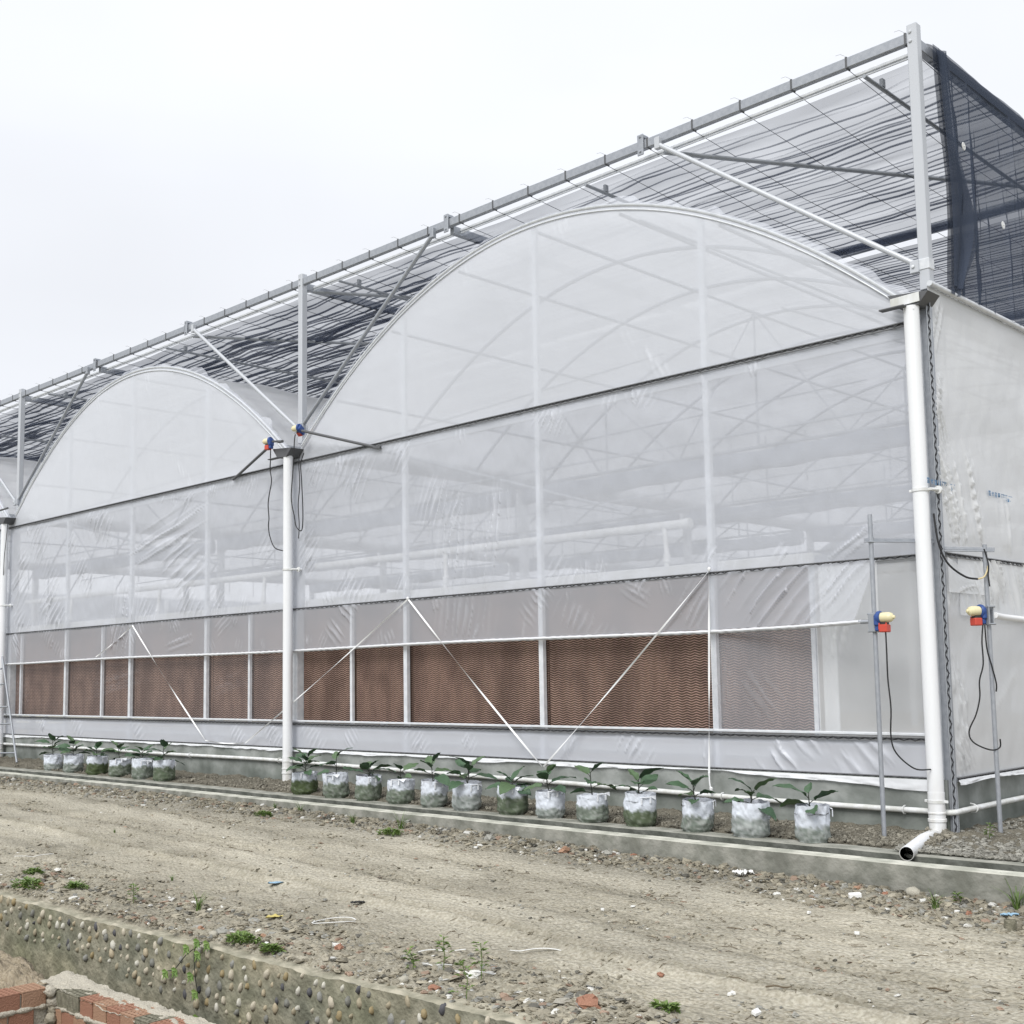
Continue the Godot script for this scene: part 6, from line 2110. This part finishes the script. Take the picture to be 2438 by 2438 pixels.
func blade(b: MB, at: Vector3, dir: Vector3, L: float, w: float, bend: float, col: Color) -> void:
	var side := dir.cross(Vector3.UP).normalized()
	if side.length() < 0.5: side = Vector3.RIGHT
	var prev := at
	var pw := w
	for k in range(1, 5):
		var u := k / 4.0
		var p := at + Vector3(0, L * u * (1.0 - 0.5 * bend * u), 0) + dir * L * bend * u * u
		var ww := w * (1.0 - u * 0.95)
		b.quad(prev - side * pw, prev + side * pw, p + side * ww, p - side * ww, col)
		prev = p
		pw = ww

func leaflet(b: MB, at: Vector3, f: Vector3, up: Vector3, L: float, W: float, col: Color) -> void:
	var s := f.cross(up).normalized() * W * 0.5
	var lift := up * W * 0.22
	var m := at + f * L * 0.45
	var e := at + f * L - up * L * 0.12
	b.quad(at, m, e, m + s + lift, col)
	b.quad(at, m - s + lift, e, m, col)

func weeds() -> void:
	# [kind, x, z, size, label]
	var list := [
		["mat", -4.88, 4.55, 0.26, "dense green ground weed at the left end of the pebble wall top"],
		["mat", -5.35, 4.30, 0.16, "yellowish green weed behind the dense mat at far left"],
		["mat", -4.50, 4.38, 0.17, "sparse mossy weed right of the dense mat"],
		["sprout", -3.60, 4.42, 0.13, "small sprout with one upright leaf above the pebble wall"],
		["grass", -3.03, 4.28, 0.17, "dark wiry grass clump above the pebble wall"],
		["grass", -4.04, 3.88, 0.06, "little grass tuft alone on the left of the lane"],
		["mat", -6.10, 1.70, 0.17, "green weed on the rubble bank far left of the middle downpipe"],
		["mat", -2.03, 4.60, 0.20, "creeping weed spilling over the pebble wall below the loop of strap"],
		["mat", -1.72, 4.62, 0.13, "yellow green moss on the pebble wall edge"],
		["grass", -6.58, 3.00, 0.06, "dry grass wisp on the far left of the lane"],
		["grass", -4.16, 1.62, 0.22, "tall grass and weeds against the kerb below the ninth grow bag"],
		["mat", -4.08, 1.80, 0.20, "leafy dark weed in front of the tall kerb grass"],
		["grass", -5.86, 1.45, 0.14, "thin grass at the kerb right of the middle downpipe"],
		["grass", -4.85, 1.60, 0.14, "short grass at the kerb left of the tall kerb grass"],
		["sprout", -0.81, 4.40, 0.10, "bushy low sprout left of the tall sprout"],
		["sprout", -0.68, 4.31, 0.17, "tall thin sprout with a bright green top"],
		["sprout", -0.40, 4.32, 0.18, "branching sprout right of the tall thin one"],
		["sprout", -0.23, 4.58, 0.17, "fuzzy green sprout at the pebble wall edge, bottom centre"],
		["mat", 0.63, 4.20, 0.09, "bright grass tuft at the bottom edge of the picture"],
		["grass", 0.66, 1.66, 0.15, "low grass tuft on rubble by the kerb at right"],
		["sprout", 0.72, 1.46, 0.06, "dark broad-leaved seedling against the kerb at right"],
		["grass", 1.05, 1.44, 0.24, "tall reed-like grass at the kerb on the right edge"],
		["sprout", 0.37, 0.18, 0.12, "weed growing in gravel at the foot of the side wall"],
		["grass", -6.3, 1.44, 0.12, "wisp of grass hanging over the kerb near the middle downpipe"]]
	var n := 0
	for w in list:
		n += 1
		var x: float = w[1]
		var z: float = w[2]
		var s: float = w[3]
		var y := lane_y(x, z) if z > 1.38 else 0.0
		var b := MB.new()
		match w[0]:
			"mat":
				for k in int(230 * clampf(s / 0.2, 0.5, 1.6)):
					var a := rng.randf() * TAU
					var r := s * 0.62 * sqrt(rng.randf()) * (0.7 + 0.3 * sin(a * 3.0 + n))
					var p := Vector3(cos(a) * r * 1.25, 0, sin(a) * r * 0.55)
					p.y = lane_y(x + p.x, minf(z + p.z, 4.63)) - y + rng.randf() * s * 0.24 * (1.0 - r / s) + 0.005
					if z + p.z > 4.73: p.y -= (z + p.z - 4.73) * 2.0
					var d := Vector3(cos(a + rng.randf() - 0.5), rng.randf_range(-0.2, 0.9), sin(a + rng.randf() - 0.5)).normalized()
					var g := rng.randf_range(0.7, 1.7)
					leaflet(b, p, d, (Vector3.UP - d * d.y).normalized(), rng.randf_range(0.020, 0.042), rng.randf_range(0.012, 0.024), Color(g * 1.05, g, g * 0.8))
			"grass":
				for k in 26:
					var a := rng.randf() * TAU
					var g := rng.randf_range(0.5, 1.1)
					blade(b, Vector3(cos(a), 0, sin(a) * 0.6) * s * 0.16 * rng.randf(), Vector3(cos(a), 0, sin(a)), s * rng.randf_range(0.45, 1.1), s * 0.016 + 0.0012, rng.randf_range(0.25, 0.95), Color(g * 0.8, g * 0.85, g * 0.7))
			"sprout":
				var tip := Vector3(0.02 * sin(n * 2.0), s, 0.01)
				b.tube([Vector3(0, -0.01, 0), Vector3(0.008, s * 0.5, 0), tip], 0.0022, 5, true, Color(0.7, 0.75, 0.5))
				for k in int(16 + s * 80):
					var u := pow(rng.randf(), 0.7)
					var a := k * 2.4
					var d := Vector3(cos(a), rng.randf_range(-0.1, 0.6), sin(a)).normalized()
					var at := Vector3.ZERO.lerp(tip, 0.12 + 0.88 * u) + d * rng.randf() * s * 0.24 * (1.1 - 0.6 * u)
					var g := rng.randf_range(0.6, 1.3)
					leaflet(b, at, d, (Vector3.UP - d * d.y).normalized(), rng.randf_range(0.02, 0.042), rng.randf_range(0.012, 0.024), Color(g, g, g * 0.8))
		var o := obj({"mat": "low_weed", "grass": "grass_tuft", "sprout": "weed_sprout"}[w[0]], b.done(), M.weed_green, self, Transform3D(Basis.IDENTITY, Vector3(x, y, z)))
		tag(o, w[4], {"mat": "weed", "grass": "grass", "sprout": "weed"}[w[0]])
	# vine trailing down the face of the pebble wall
	var v := thing("vine", "green palmate-leaved vine trailing down the pebble wall face", "vine", Vector3(-2.22, -0.30, 4.74))
	var b := MB.new()
	for p in [[Vector3(0, 0.02, -0.05), Vector3(-0.02, 0.01, 0.03), Vector3(-0.03, -0.12, 0.03), Vector3(-0.01, -0.26, 0.02)], [Vector3(0, 0.02, 0.0), Vector3(-0.10, -0.05, 0.04), Vector3(-0.24, -0.15, 0.03), Vector3(-0.34, -0.18, 0.02)]]:
		b.tube(smooth(p, 4), 0.0028, 5)
	obj("stem", b.done(), M.stem, v)
	for e in [Vector3(0.0, 0.035, 0.02), Vector3(-0.06, 0.0, 0.05), Vector3(0.05, -0.02, 0.045), Vector3(-0.03, -0.15, 0.04), Vector3(0.01, -0.24, 0.035), Vector3(-0.20, -0.15, 0.04), Vector3(-0.32, -0.18, 0.03), Vector3(0.0, -0.38, 0.02), Vector3(0.07, 0.03, 0.0)]:
		b = MB.new()
		for k in 5:
			var a := -1.2 + 0.6 * k + 3.6
			var d := Vector3(sin(a) * 0.8, cos(a) * 0.7, 0.35).normalized()
			leaflet(b, e, d, Vector3(0, 0.35, 1).normalized(), 0.062 if k == 2 else 0.05, 0.026, Color(1, 1.15, 0.8) * rng.randf_range(0.7, 1.15))
		obj("leaf", b.done(), M.weed_green, v)
